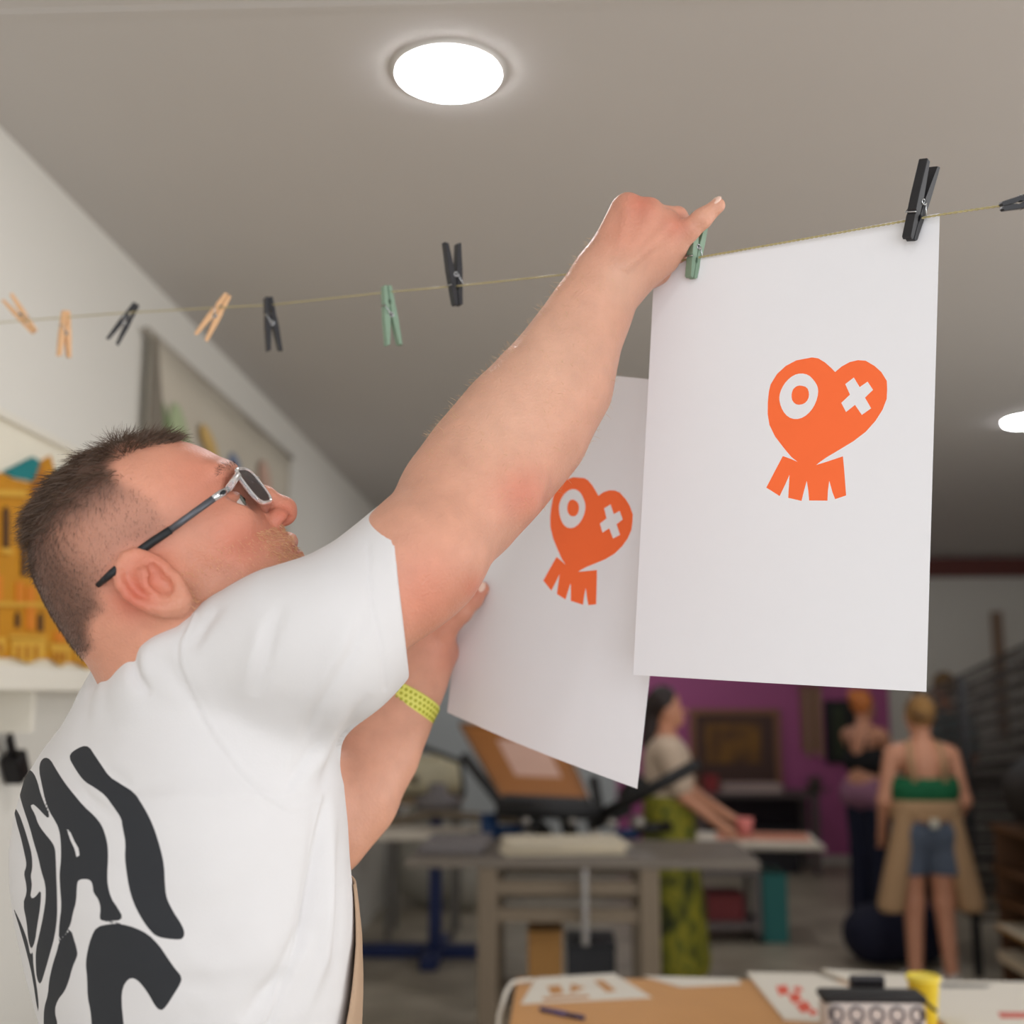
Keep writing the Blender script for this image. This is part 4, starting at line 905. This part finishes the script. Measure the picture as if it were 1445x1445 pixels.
ex = nrm(B-A); ey = nrm((C_-A)-((C_-A)@ex)*ex); nz = np.cross(ex, ey); wv, hv = np.linalg.norm(B-A), np.linalg.norm(C_-A)
sk = (C_-A)-(np.linalg.norm(C_-A)*ey)
def quadp(name, u0, u1, v0, v1, t0, t1, m):
    g = G(); V = []
    for t in (t0, t1):
        for u, v in ((u0, v0), (u1, v0), (u1, v1), (u0, v1)): V.append(A+(B-A)*u+((C_-A)*(1-u)+(D_-B)*u)*v+nz*t)
    F = [(3, 2, 1, 0), (4, 5, 6, 7), (0, 1, 5, 4), (1, 2, 6, 5), (2, 3, 7, 6), (3, 0, 4, 7)]
    return g.add(V, F).out(name, m, pr)
M_scr = mat('brown_screen', (156, 98, 44), .6, var=.08)
sm_ = quadp('screen_mesh', .04, .96, .04, .96, -.004, .004, M_scr); quadp('print_area', .30, .80, .30, .78, .004, .007, mat('pink_beige_print', (206, 166, 148), .7)).parent = sm_
for u0, u1, v0, v1 in ((0, 1, -.02, .05), (0, 1, .95, 1.0), (0, .05, 0, 1), (.95, 1, 0, 1)): quadp('screen_frame', u0, u1, v0, v1, -.014, .012, mat('wood_frame', (140, 92, 48), .6) if v1 > .5 else M_black)
def rod(p0, p1, y0_, y1_, r, m, name='press_arm'): G().tube([ony(*p0, y0_), ony(*p1, y1_)], r, 8).out(name, m, pr, True)
rod((655, 1068), (712, 1140), 6.9, 6.5, .028, M_black); rod((700, 1142), (846, 1146), 6.5, 6.5, .045, M_black); rod((838, 1100), (846, 1150), 6.7, 6.5, .03, M_black)
rod((740, 1150), (770, 1178), 6.6, 6.7, .05, M_black); rod((800, 1150), (806, 1186), 6.6, 6.7, .045, M_black); rod((850, 1150), (985, 1078), 6.5, 6.3, .034, M_black); rod((880, 1130), (905, 1095), 6.6, 6.6, .05, M_black); rod((830, 1168), (890, 1140), 6.6, 6.6, .03, M_black)
rod((690, 1148), (692, 1200), 6.8, 6.8, .05, M_blue, 'support_block'); rod((696, 1172), (772, 1170), 6.8, 6.8, .03, M_blue, 'support_beam'); rod((868, 1178), (902, 1176), 6.8, 6.8, .03, M_blue, 'support_beam')
for x, y in ((742, 1158), (808, 1158), (862, 1160), (840, 1176)): G().lathe([(.012, 0), (.026, .004), (.026, .03), (.010, .036)], ony(x, y, 6.52), 12, frame([1, 0, 0], [0, 0, 1], [0, -1, 0])).out('clamp_knob', mat('dull_silver', (170, 164, 156), .35, .6), pr, True)
for x, y in ((745, 1180), (900, 1160)): G().lathe([(.03, 0), (.05, .03), (.03, .06), (.01, .065)], ony(x, y+8, 6.6), 14).out('spring_cap', MATS['dull_silver'], pr, True)
rod((665, 1180), (740, 1192), 6.9, 6.7, .03, M_black); rod((900, 1170), (945, 1166), 6.6, 6.7, .03, M_black)
# cream dryer
dy = thing('dryer_unit', 'cream rounded dryer unit on a stand with black cable', 'machine', (-.95, 8.3, 0))
c = ony(600, 1093, 8.3); G().box((c[0]-.02, 8.3, c[2]), (.44, .4, .27), None, .08).out('housing', mat('cream_enamel', (214, 204, 172), .5), dy, True)
cr = ony(650, 1095, 8.3); G().lathe([(.06, -.01), (.125, 0), (.13, .06), (.09, .10), (.02, .11)], (cr[0]-.09, 8.3, cr[2]), 24, frame([0, 1, 0], [0, 0, 1], [1, 0, 0])).out('motor_end', MATS['cream_enamel'], dy, True)
G().lathe([(.02, 0), (.03, .01), (.02, .02)], (c[0]-.05, 8.1, c[2]-.02), 12, frame([1, 0, 0], [0, 0, 1], [0, -1, 0])).out('dial', mat('brown_dial', (96, 76, 56), .5), dy, True)
bx('base_tray', (c[0]-.26, 8.08, c[2]-.19), (c[0]+.26, 8.52, c[2]-.14), mat('tan_steel', (150, 128, 100), .5), dy, .005)
for x in (-.22, .22):
    for y in (8.12, 8.48): bx('stand_leg', (c[0]+x-.02, y-.02, 0), (c[0]+x+.02, y+.02, c[2]-.19), M_leg, dy)
G().tube([ony(600, 1055, 8.0), ony(560, 1058, 8.0), ony(585, 1050, 7.9), ony(650, 1075, 7.9), ony(655, 1120, 7.9), ony(620, 1142, 7.9), ony(590, 1130, 7.9)], .018, 8).out('cable', M_black, dy, True)
pb = thing('white_sacks', 'pale plastic sacks slumped on the floor by the grey wall', 'sack', (-1.0, 9.3, 0))
sk_ = SDF()
for x, y, z, r in ((-1.04, 9.4, .3, .3), (-.72, 9.3, .22, .24), (-1.0, 9.35, .62, .24), (-.62, 9.5, .45, .2)): sk_.el((x, y, z), (r, r*.8, r*1.0), None, .06)
sk_.cut((0, 0, .002), (0, 0, -1)); v_, f_ = sk_.mesh(.02); build('sack_body', v_, f_, mat('pale_plastic', (184, 180, 168), .6, var=.12, scale=6, bump=.5, bscale=12), pb, True)
G().tube([(-1.1, 9.12, .75), (-1.0, 9.08, .80), (-.9, 9.12, .74)], .015, 8).out('tie', MATS['grey_tray'], pb, True)
crate('brown_carton', 'brown carton on the floor behind the man', 'box', (-.75, 4.6, 0), (-.42, 4.95, .26), mat('brown_carton', (146, 98, 56), .8), MATS['brown_carton'])

# ================================================================== far wall
fr = thing('silkscreen_frame', 'brown framed silkscreen with ochre print on the purple wall', 'frame', (1.78, YB-.04, .7))
lo, hi = ony(975, 1112, YB-.04), ony(1100, 1000, YB-.04)
bx('mesh', (lo[0]+.05, YB-.05, lo[2]+.05), (hi[0]-.05, YB-.04, hi[2]-.05), mat('dark_mesh', (84, 58, 50), .6), fr)
bx('ochre_print', (lo[0]+.15, YB-.054, lo[2]+.24), (hi[0]-.2, YB-.051, hi[2]-.14), ramp_mat('ochre_wash', [(.35, (92, 62, 44)), (.6, (140, 98, 40))], 5), fr)
for a, b in (((lo[0], lo[2]), (hi[0], lo[2]+.06)), ((lo[0], hi[2]-.06), (hi[0], hi[2])), ((lo[0], lo[2]+.06), (lo[0]+.06, hi[2]-.06)), ((hi[0]-.06, lo[2]+.06), (hi[0], hi[2]-.06))):
    bx('frame_bar', (a[0], YB-.075, a[1]), (b[0], YB-.022, b[1]), mat('oak_frame', (150, 104, 78), .55), fr, .004)
hg = thing('wooden_hanging', 'narrow hanging of pale wooden strips on the purple wall', 'ornament', (2.55, YB-.04, 1.0))
for i, px_ in enumerate((1131, 1139, 1147, 1154)):
    a = ony(px_, 972, YB-.04); b = ony(px_+1, 1060+8*(i % 2), YB-.04); bx('wooden_strip', (a[0]-.022, YB-.05, b[2]), (a[0]+.022, YB-.028-.004*(i % 2), a[2]), mat('pale_strip_%d' % (i % 2), (178, 146, 112) if i % 2 else (146, 104, 84), .6), hg, .004)
a = ony(1142, 971, YB-.04); bx('top_bar', (a[0]-.12, YB-.06, a[2]), (a[0]+.12, YB-.022, a[2]+.03), MATS['pale_strip_0'], hg)
dk = thing('wall_plaque', 'dark green and black panel on the purple wall', 'panel', (2.85, YB-.04, .95))
lo, hi = ony(1166, 1078, YB-.04), ony(1212, 988, YB-.04)
bx('backing', (lo[0], YB-.05, lo[2]), (hi[0], YB-.021, hi[2]), M_black, dk, .006); bx('green_stripe', (lo[0]+.08, YB-.056, lo[2]+.06), (lo[0]+.19, YB-.0505, hi[2]-.06), mat('dark_green', (56, 64, 44), .6), dk)
ds = thing('wall_desk', 'dark grey desk against the purple wall under the framed silkscreen', 'desk', (1.95, 11.4, 0))
lo, hi = ony(985, 1130, 11.1), ony(1156, 1120, 11.1); zt_ = hi[2]
M_desk = mat('desk_grey', (96, 84, 84), .5)
bx('desk_top', (lo[0], 11.08, zt_-.04), (hi[0], YB-.12, zt_), M_desk, ds, .004)
for x in (lo[0]+.04, hi[0]-.04):
    for y in (11.12, YB-.18): bx('leg', (x-.035, y-.03, 0), (x+.035, y+.03, zt_-.04), M_desk, ds)
bx('back_panel', (lo[0]+.08, YB-.2, .12), (hi[0]-.08, YB-.18, zt_-.04), mat('dark_panel_paint', (44, 34, 42), .7), ds)
pile('poster_pile', 'white and red poster pile on the grey desk', 'paper', 1.5, 2.05, 11.15, 11.5, zt_+.0005, 6, mat('poster_white', (196, 176, 170), .7), .012, .03)
crate('red_box', 'red box at the end of the grey desk', 'box', (1.36, 11.2, zt_+.0005), (1.47, 11.45, zt_+.15), mat('red_card', (156, 54, 56), .6), MATS['red_card'])
pp = thing('potted_plant', 'small dark green plant trailing over the grey desk edge', 'plant', (2.36, 11.15, zt_))
G().lathe([(.045, 0), (.065, .10), (.058, .10), (.01, .09)], (2.36, 11.18, zt_+.0005), 16).out('pot', mat('dark_pot', (64, 56, 50), .6), pp, True)
g = G()
for k in range(60):
    a = random.uniform(0, 6.28); r = random.uniform(.03, .13); p = np.array([2.36+r*math.cos(a), 11.18+r*math.sin(a)*.6, zt_+.16-r*1.3+random.uniform(-.04, .05)]); d = nrm(rng.normal(size=3)); q = np.cross(d, nrm(rng.normal(size=3))); g.add([p-d*.03, p+q*.014, p+d*.03, p-q*.014], [(0, 1, 2, 3)])
g.out('foliage', mat('leaf_green', (70, 84, 50), .6, var=.25), pp, kind='stuff')
for k in range(4): a = k*1.6; G().tube([(2.36, 11.18, zt_+.09), (2.36+.08*math.cos(a), 11.18+.05*math.sin(a), zt_+.15)], .004, 5).out('stem', MATS['leaf_green'], pp)
crate('dark_bin', 'dark storage bin under the grey desk', 'bin', (1.75, 11.2, .0), (2.2, 11.5, .42), mat('bin_dark', (40, 38, 44), .6), MATS['bin_dark'])
# low trolley with trays
tl = thing('trolley', 'low grey trolley with lilac trays and overhanging paper', 'trolley', (1.03, 8.3, 0))
M_tr = mat('trolley_grey', (112, 104, 102), .5)
for z in (.12, .46): bx('shelf', (.78, 8.05, z-.02), (1.32, 8.6, z+.01), M_tr, tl, .004)
for x in (.80, 1.30):
    for y in (8.08, 8.57): bx('post', (x-.018, y-.018, .05), (x+.018, y+.018, .52), M_tr, tl); G().lathe([(.02, -.015), (.034, -.008), (.034, .008), (.02, .015)], (x, y, .0345), 12, frame([0, 1, 0], [0, 0, 1], [1, 0, 0])).out('castor', M_black, tl, True)
pile('lilac_trays', 'stack of lilac-grey trays on the low trolley', 'tray', .84, 1.27, 8.1, 8.5, .4705, 5, mat('lilac_tray', (150, 140, 152), .6), .026, .008)
pile('large_paper_pile', 'large cream and salmon sheets overhanging the lilac trays', 'paper', .92, 1.72, 8.05, 8.55, .6015, 8, mat('cream_sheets', (236, 226, 210), .8), .007, .05, -.05)
sal = bpy.data.objects['large_paper_pile']; G().box((1.38, 8.3, .6615), (.62, .42, .004), rotz(-.12)).out('salmon_sheet', mat('salmon_paper', (226, 150, 122), .8), sal)
crate('teal_box', 'teal box beside the low trolley', 'box', (1.335, 8.1, 0), (1.5, 8.5, .44), mat('teal_card', (40, 112, 108), .6), MATS['teal_card'])
crate('red_tin', 'dark red tin on the lower trolley shelf', 'tin', (.98, 8.15, .1305), (1.22, 8.45, .30), mat('dark_red_tin', (120, 34, 36), .5), MATS['dark_red_tin'])

# ================================================================== right side: drying rack, shelves, dark press
XS = 2.37
us = thing('paper_shelves', 'open brown wooden shelves holding flat paper below drying rack', 'shelves', (2.95, 5.8, 0))
M_shelf = mat('brown_wood', (96, 64, 38), .6, var=.15, scale=5)
for z in (.04, .20, .36, .52, .68, .90): bx('shelf_board', (XS, 4.6, z-.012), (3.35, 6.75, z+.012), M_shelf, us)
for y in (4.6, 5.7, 6.73): bx('upright', (XS+.03, y, 0), (3.35, y+.03, .90), M_shelf, us)
bx('back_board', (3.35, 4.6, 0), (3.37, 6.76, .90), M_shelf, us)
for z, w, lab in ((.213, .05, 'white paper stack on a low brown shelf'), (.373, .03, 'thin cream paper stack on a middle brown shelf'), (.053, .035, 'tan board stack on the lowest brown shelf')):
    t = thing('shelf_paper', lab, 'paper', (2.9, 6.2, z), 'paper stacks on the brown shelves'); bx('sheets', (XS-.03, 5.8, z), (3.2, 6.65, z+w), mat('shelf_paper_%d' % int(z*1000), (222, 206, 180) if z < .3 and z > .1 else (190, 150, 96), .8), t); bx('top_sheet', (XS-.05, 5.75, z+w), (3.15, 6.6, z+w+.003), MATS['cream_paper'], t)
cv = thing('covered_press', 'bulky black covered press standing on the brown shelves', 'machine', (2.95, 5.9, .914))
sd = SDF(); sd.rc((2.58, 5.0, 1.12), (2.58, 6.5, 1.10), .20, .20, .06); sd.rc((3.0, 5.0, 1.22), (3.0, 6.5, 1.15), .22, .22, .06); sd.rc((2.85, 5.0, 1.3), (2.85, 6.5, 1.22), .16, .15, .08); sd.cut((0, 0, .9135), (0, 0, -1))
v_, f_ = sd.mesh(.02); build('cover', v_, f_, mat('black_cover', (30, 29, 29), .65, bump=.4, bscale=10), cv, True)
G().lathe([(.02, -.02), (.045, -.01), (.045, .01), (.02, .02)], (2.365, 6.0, 1.08), 14, frame([0, 1, 0], [0, 0, 1], [-1, 0, 0])).out('hand_wheel', MATS['dull_silver'], cv, True)
rk = thing('drying_rack', 'dark wire drying rack with many thin trays against pale wall', 'rack', (3.4, 7.6, 0))
for x in (2.42, 3.6):
    for y in (7.2, 8.1): bx('post', (x-.02, y-.02, 0), (x+.02, y+.02, 1.98 if x > 3 else 1.72), M_black, rk)
M_wireD = mat('dark_wire', (58, 51, 47), .5, .2)
for i in range(20):
    z = .32+i*.068; tl_ = 0 if i < 12 else (i-11)*.055
    g = G(); L = 1.0; ca_, sa_ = math.cos(tl_), math.sin(tl_)
    def tp(x, y): return (2.43+x*ca_*1.18, 7.2+y, z+x*sa_*1.18)
    for y in (0, .9): g.tube([tp(0, y), tp(L*.98, y)], .010, 5)
    for x in (0, .49, .98): g.tube([tp(x, 0), tp(x, .9)], .009, 5)
    for k in range(1, 9): g.tube([tp(0, k*.1), tp(.98, k*.1)], .0035, 4)
    g.out('wire_tray', M_wireD, rk)
bx('rack_back', (3.62, 7.2, .1), (3.64, 8.1, 2.0), M_black, rk)

# ================================================================== people in the background
M_skin = mat('skin_fair', (206, 146, 116), .5, var=.05)
def T_(base, yaw, s): R = rotz(yaw); return lambda x, y, z: np.array(base)+R@(np.array([x, y, z], float)*s)
def figure(t, arms, legs=True, skin=M_skin, tall=1.0, hipw=.085):
    """skin body: head, neck, trunk, arms and legs as one surface; facing +y"""
    b = SDF()
    b.el(t(0, .01, 1.50), (.072*tall, .088*tall, .108*tall), None, .02); b.rc(t(0, .05, 1.44), t(0, .055, 1.43), .05*tall, .045*tall, .03); b.rc(t(0, .105, 1.485), t(0, .112, 1.475), .012, .011, .012)
    for sg in (1, -1): b.el(t(.074*sg, 0, 1.49), (.012, .02, .03), None, .008)
    b.rc(t(0, -.01, 1.42), t(0, -.01, 1.32), .05, .055, .03)
    b.rc(t(-.13, 0, 1.29), t(.13, 0, 1.29), .055, .055, .04); b.rc(t(0, 0, 1.22), t(0, 0, 1.0), .115, .10, .08); b.rc(t(-.05, 0, .92), t(.05, 0, .92), .115, .115, .06)
    for (sh_, el_, wr_) in arms:
        b.chain([t(*sh_), t(*el_), t(*wr_)], [.048, .038, .027], .02); w = np.array(wr_); dv = nrm(w-np.array(el_)); q = np.array(wr_)+dv*.06
        b.rc(t(*wr_), t(*q), .026, .03, .01)
        for k in range(4): b.rc(t(*q), t(*(q+dv*.07+np.array([(k-1.5)*.017, 0, 0]))), .010, .008, .004)
        b.rc(t(*(w+dv*.02)), t(*(w+dv*.06+np.array([.035, .02, 0]))), .011, .009, .006)
    if legs:
        for sg in (1, -1):
            b.chain([t(hipw*sg, 0, .84), t(hipw*sg, .01, .46), t((hipw+.015)*sg, -.01, .09)], [.088, .056, .038], .03); b.rc(t((hipw+.015)*sg, -.03, .04), t((hipw+.02)*sg, .13, .03), .036, .03, .02)
    return b
def put(name, sdf, m, root, res=.010): v_, f_ = sdf.mesh(res); return build(name, v_, f_, m, root, True)
def shoes(t, root, m, hipw=.085):
    for sg in (1, -1):
        c = SDF(); c.rc(t((hipw+.015)*sg, -.035, .045), t((hipw+.022)*sg, .14, .036), .045, .038, .02); c.cut(t(0, 0, .002), (0, 0, -1)); put('shoe', c, m, root, .012)
# woman with green bandeau top, apron and denim shorts, seen from behind
bs = onz(1318, 1396, 0); t = T_(bs, .05, 1.0)
w = thing('person', 'woman with bare shoulders in green top, beige apron and denim shorts', 'person', (bs[0], bs[1], 0))
put('body', figure(t, [((.17, 0, 1.28), (.23, -.01, 1.02), (.20, .14, .84)), ((-.17, 0, 1.28), (-.23, -.01, 1.02), (-.20, .14, .84))]), M_skin, w)
h = SDF(); h.el(t(0, -.02, 1.525), (.085, .098, .10), None, .02); h.el(t(.0, -.085, 1.575), (.045, .045, .042), None, .02); h.cut(t(0, .06, 1.5), rotz(.05)@np.array([0, 1., -.5]), .02); put('hair', h, ramp_mat('blonde_hair', [(.3, (96, 66, 38)), (.7, (176, 132, 74))], 14), w)
g = SDF(); g.rc(t(-.075, 0, 1.09), t(.075, 0, 1.09), .130, .130, .05); g.cut(t(0, 0, 1.155), (0, 0, 1)); g.cut(t(0, 0, 1.01), (0, 0, -1)); put('bandeau_top', g, mat('green_jersey', (12, 96, 58), .8), w)
g = SDF(); g.rc(t(-.07, 0, .86), t(.07, 0, .86), .125, .125, .05)
for sg in (1, -1): g.rc(t(.085*sg, 0, .82), t(.105*sg, 0, .62), .105, .098, .03)
g.cut(t(0, 0, .95), (0, 0, 1)); g.cut(t(0, 0, .62), (0, 0, -1)); put('denim_shorts', g, mat('blue_denim', (86, 96, 112), .85, var=.12, scale=20), w)
M_apron = mat('beige_apron', (176, 142, 106), .85, var=.06)
g = SDF(); g.rc(t(-.07, 0, .98), t(.07, 0, .98), .134, .134, .05); g.cut(t(0, 0, 1.03), (0, 0, 1)); g.cut(t(0, 0, .925), (0, 0, -1)); put('apron_waist', g, M_apron, w)
for sg in (1, -1):
    g = SDF(); g.rc(t(.115*sg, -.055, .98), t(.225*sg, -.03, .46), .062, .075, .02); g.rc(t(.08*sg, .09, .98), t(.15*sg, .13, .46), .06, .07, .03); g.cut(t(0, 0, .42), (0, 0, -1)); put('apron_side', g, M_apron, w)
    pts = [t(.085*sg, -.118, 1.13), t(.092*sg, -.085, 1.25), t(.085*sg, -.055, 1.335), t(.08*sg, .0, 1.352), t(.075*sg, .06, 1.31), t(.07*sg, .11, 1.2)]
    G().tube(pts, .017, 8).out('apron_strap', M_apron, w, True)
G().tube([t(-.15, -.06, .96), t(-.06, -.135, .93), t(.06, -.135, .93), t(.15, -.06, .96)], .012, 8).out('apron_tie', M_apron, w, True)
G().box(t(0, -.15, .91), (.05, .02, .05), None, .008).out('knot', mat('pale_knot', (200, 196, 180), .8), w)
shoes(t, w, mat('white_trainers', (190, 186, 180), .6))
# woman with copper hair in black top and lilac wrap
bs = onz(1232, 1292, 0); t = T_(bs, -.95, 1.03)
w = thing('person', 'woman with copper hair, black strap top and navy trousers', 'person', (bs[0], bs[1], 0))
put('body', figure(t, [((.165, 0, 1.28), (.17, .12, 1.06), (.12, .32, 1.0)), ((-.165, 0, 1.28), (-.17, .12, 1.06), (-.12, .32, 1.0))], False), M_skin, w, .012)
h = SDF(); h.el(t(0, -.02, 1.525), (.086, .10, .10), None, .02); h.el(t(0, -.10, 1.57), (.05, .05, .048), None, .02); h.cut(t(0, .06, 1.5), rotz(-.95)@np.array([0, 1., -.5]), .02); put('hair', h, mat('copper_hair', (206, 122, 62), .6, var=.15, scale=20), w, .012)
g = SDF(); g.rc(t(-.07, 0, 1.10), t(.07, 0, 1.10), .12, .12, .05); g.cut(t(0, 0, 1.19), (0, 0, 1)); g.cut(t(0, 0, .99), (0, 0, -1)); put('black_top', g, mat('black_jersey', (18, 17, 20), .8), w, .012)
for sg in (1, -1): G().tube([t(.08*sg, -.11, 1.17), t(.085*sg, -.05, 1.33), t(.08*sg, .08, 1.2)], .010, 6).out('strap', MATS['black_jersey'], w, True)
g = SDF(); g.rc(t(-.08, 0, .86), t(.08, 0, .86), .14, .14, .05); g.cut(t(0, 0, .99), (0, 0, 1)); g.cut(t(0, 0, .70), (0, 0, -1)); put('lilac_wrap', g, mat('lilac_cloth', (150, 104, 128), .85, var=.1, scale=10), w, .012)
g = SDF()
for sg in (1, -1): g.chain([t(.08*sg, 0, .76), t(.085*sg, .01, .45), t(.10*sg, -.01, .06)], [.105, .085, .08], .03)
put('trousers', g, mat('navy_twill', (20, 24, 48), .8), w, .012); shoes(t, w, M_black)
# navy bag on the floor
bs = onz(1290, 1378, 0); bg_ = thing('navy_bag', 'soft navy bag slumped on the floor behind bare legs', 'bag', (bs[0], bs[1], 0))
g = SDF(); g.el(bs+np.array([-.12, .35, .17]), (.20, .2, .18), None, .08); g.el(bs+np.array([.12, .35, .19]), (.20, .2, .20), None, .08); g.cut((0, 0, .003), (0, 0, -1)); put('bag_body', g, mat('navy_canvas', (18, 20, 44), .8, bump=.4, bscale=12), bg_, .014)
G().tube([bs+np.array([-.12, .25, .33]), bs+np.array([-.05, .22, .42]), bs+np.array([.05, .22, .42]), bs+np.array([.12, .25, .36])], .014, 8).out('handle', MATS['navy_twill'], bg_, True)
# woman with dark hair and patterned skirt, in profile
bs = onz(948, 1388, 0); t = T_(bs, -math.pi/2-.15, 1.03)
w = thing('person', 'dark-haired woman in beige T-shirt and long mossy green patterned skirt', 'person', (bs[0], bs[1], 0))
put('body', figure(t, [((.17, .02, 1.27), (.19, .10, 1.02), (.12, .30, .86)), ((-.17, .02, 1.27), (-.19, .12, 1.02), (-.10, .32, .90))]), M_skin, w)
h = SDF(); h.el(t(0, -.02, 1.535), (.088, .105, .098), None, .02); h.rc(t(0, -.075, 1.50), t(0, -.10, 1.30), .070, .050, .04); h.cut(t(0, .065, 1.53), rotz(-math.pi/2-.15)@np.array([0, 1., -.35]), .02); put('hair', h, mat('near_black_hair', (40, 28, 26), .5, var=.2, scale=30), w)
g = SDF(); g.rc(t(-.13, 0, 1.265), t(.13, 0, 1.265), .080, .080, .04); g.rc(t(-.05, 0, 1.2), t(-.05, 0, .95), .135, .14, .05); g.rc(t(.05, 0, 1.2), t(.05, 0, .95), .135, .14, .05)
for sg in (1, -1): g.rc(t(.17*sg, .02, 1.26), t(.185*sg, .07, 1.09), .075, .075, .03)
g.cut(t(0, 0, .93), (0, 0, -1)); put('t_shirt', g, mat('beige_jersey', (206, 184, 162), .85), w)
g = SDF()
for sg in (1, -1): g.rc(t(.06*sg, 0, .98), t(.05*sg, .02, .14), .140, .20, .04)
g.cut(t(0, 0, 1.02), (0, 0, 1)); g.cut(t(0, 0, .07), (0, 0, -1))
put('skirt', g, ramp_mat('mossy_pattern', [(.36, (46, 52, 14)), (.48, (112, 112, 22)), (.56, (150, 142, 34)), (.66, (70, 84, 26))], 9, .8, (1, 1, .7)), w)
shoes(t, w, mat('rust_shoes', (130, 66, 44), .6))
G().lathe([(.04, 0), (.05, .10), (.045, .10), (.01, .09)], t(.02, .42, .80), 16).out('pink_cup', mat('pink_plastic', (222, 126, 118), .5), None, True); tag(bpy.data.objects['pink_cup'], 'pink cup held by the dark-haired woman', 'cup')
# tall person beyond the racks
bs = np.array([sx(1316, 9.9), 9.9, 0]); t = T_(bs, .2, 1.12)
w = thing('person', 'person in grey-teal shirt standing behind the drying rack', 'person', tuple(bs))
put('body', figure(t, [((.17, 0, 1.28), (.22, 0, 1.02), (.20, .1, .82)), ((-.17, 0, 1.28), (-.22, 0, 1.02), (-.20, .1, .82))], False, tall=1.1), M_skin, w, .014)
h = SDF(); h.el(t(0, -.02, 1.535), (.092, .11, .10), None, .02); h.cut(t(0, .05, 1.5), rotz(.2)@np.array([0, 1., -.5]), .02); put('hair', h, mat('sandy_hair', (120, 92, 58), .6), w, .014)
g = SDF(); g.rc(t(-.13, 0, 1.26), t(.13, 0, 1.26), .085, .085, .04); g.rc(t(0, 0, 1.2), t(0, 0, .92), .16, .15, .05)
for sg in (1, -1): g.rc(t(.17*sg, 0, 1.26), t(.20*sg, 0, 1.08), .075, .07, .03)
g.cut(t(0, 0, .84), (0, 0, -1)); put('shirt', g, mat('grey_teal_cotton', (112, 134, 138), .85), w, .014)
g = SDF()
for sg in (1, -1): g.chain([t(.08*sg, 0, .84), t(.085*sg, .01, .45), t(.10*sg, -.01, .06)], [.115, .085, .075], .03)
put('trousers', g, MATS['dark_denim'], w, .014); shoes(t, w, M_black)
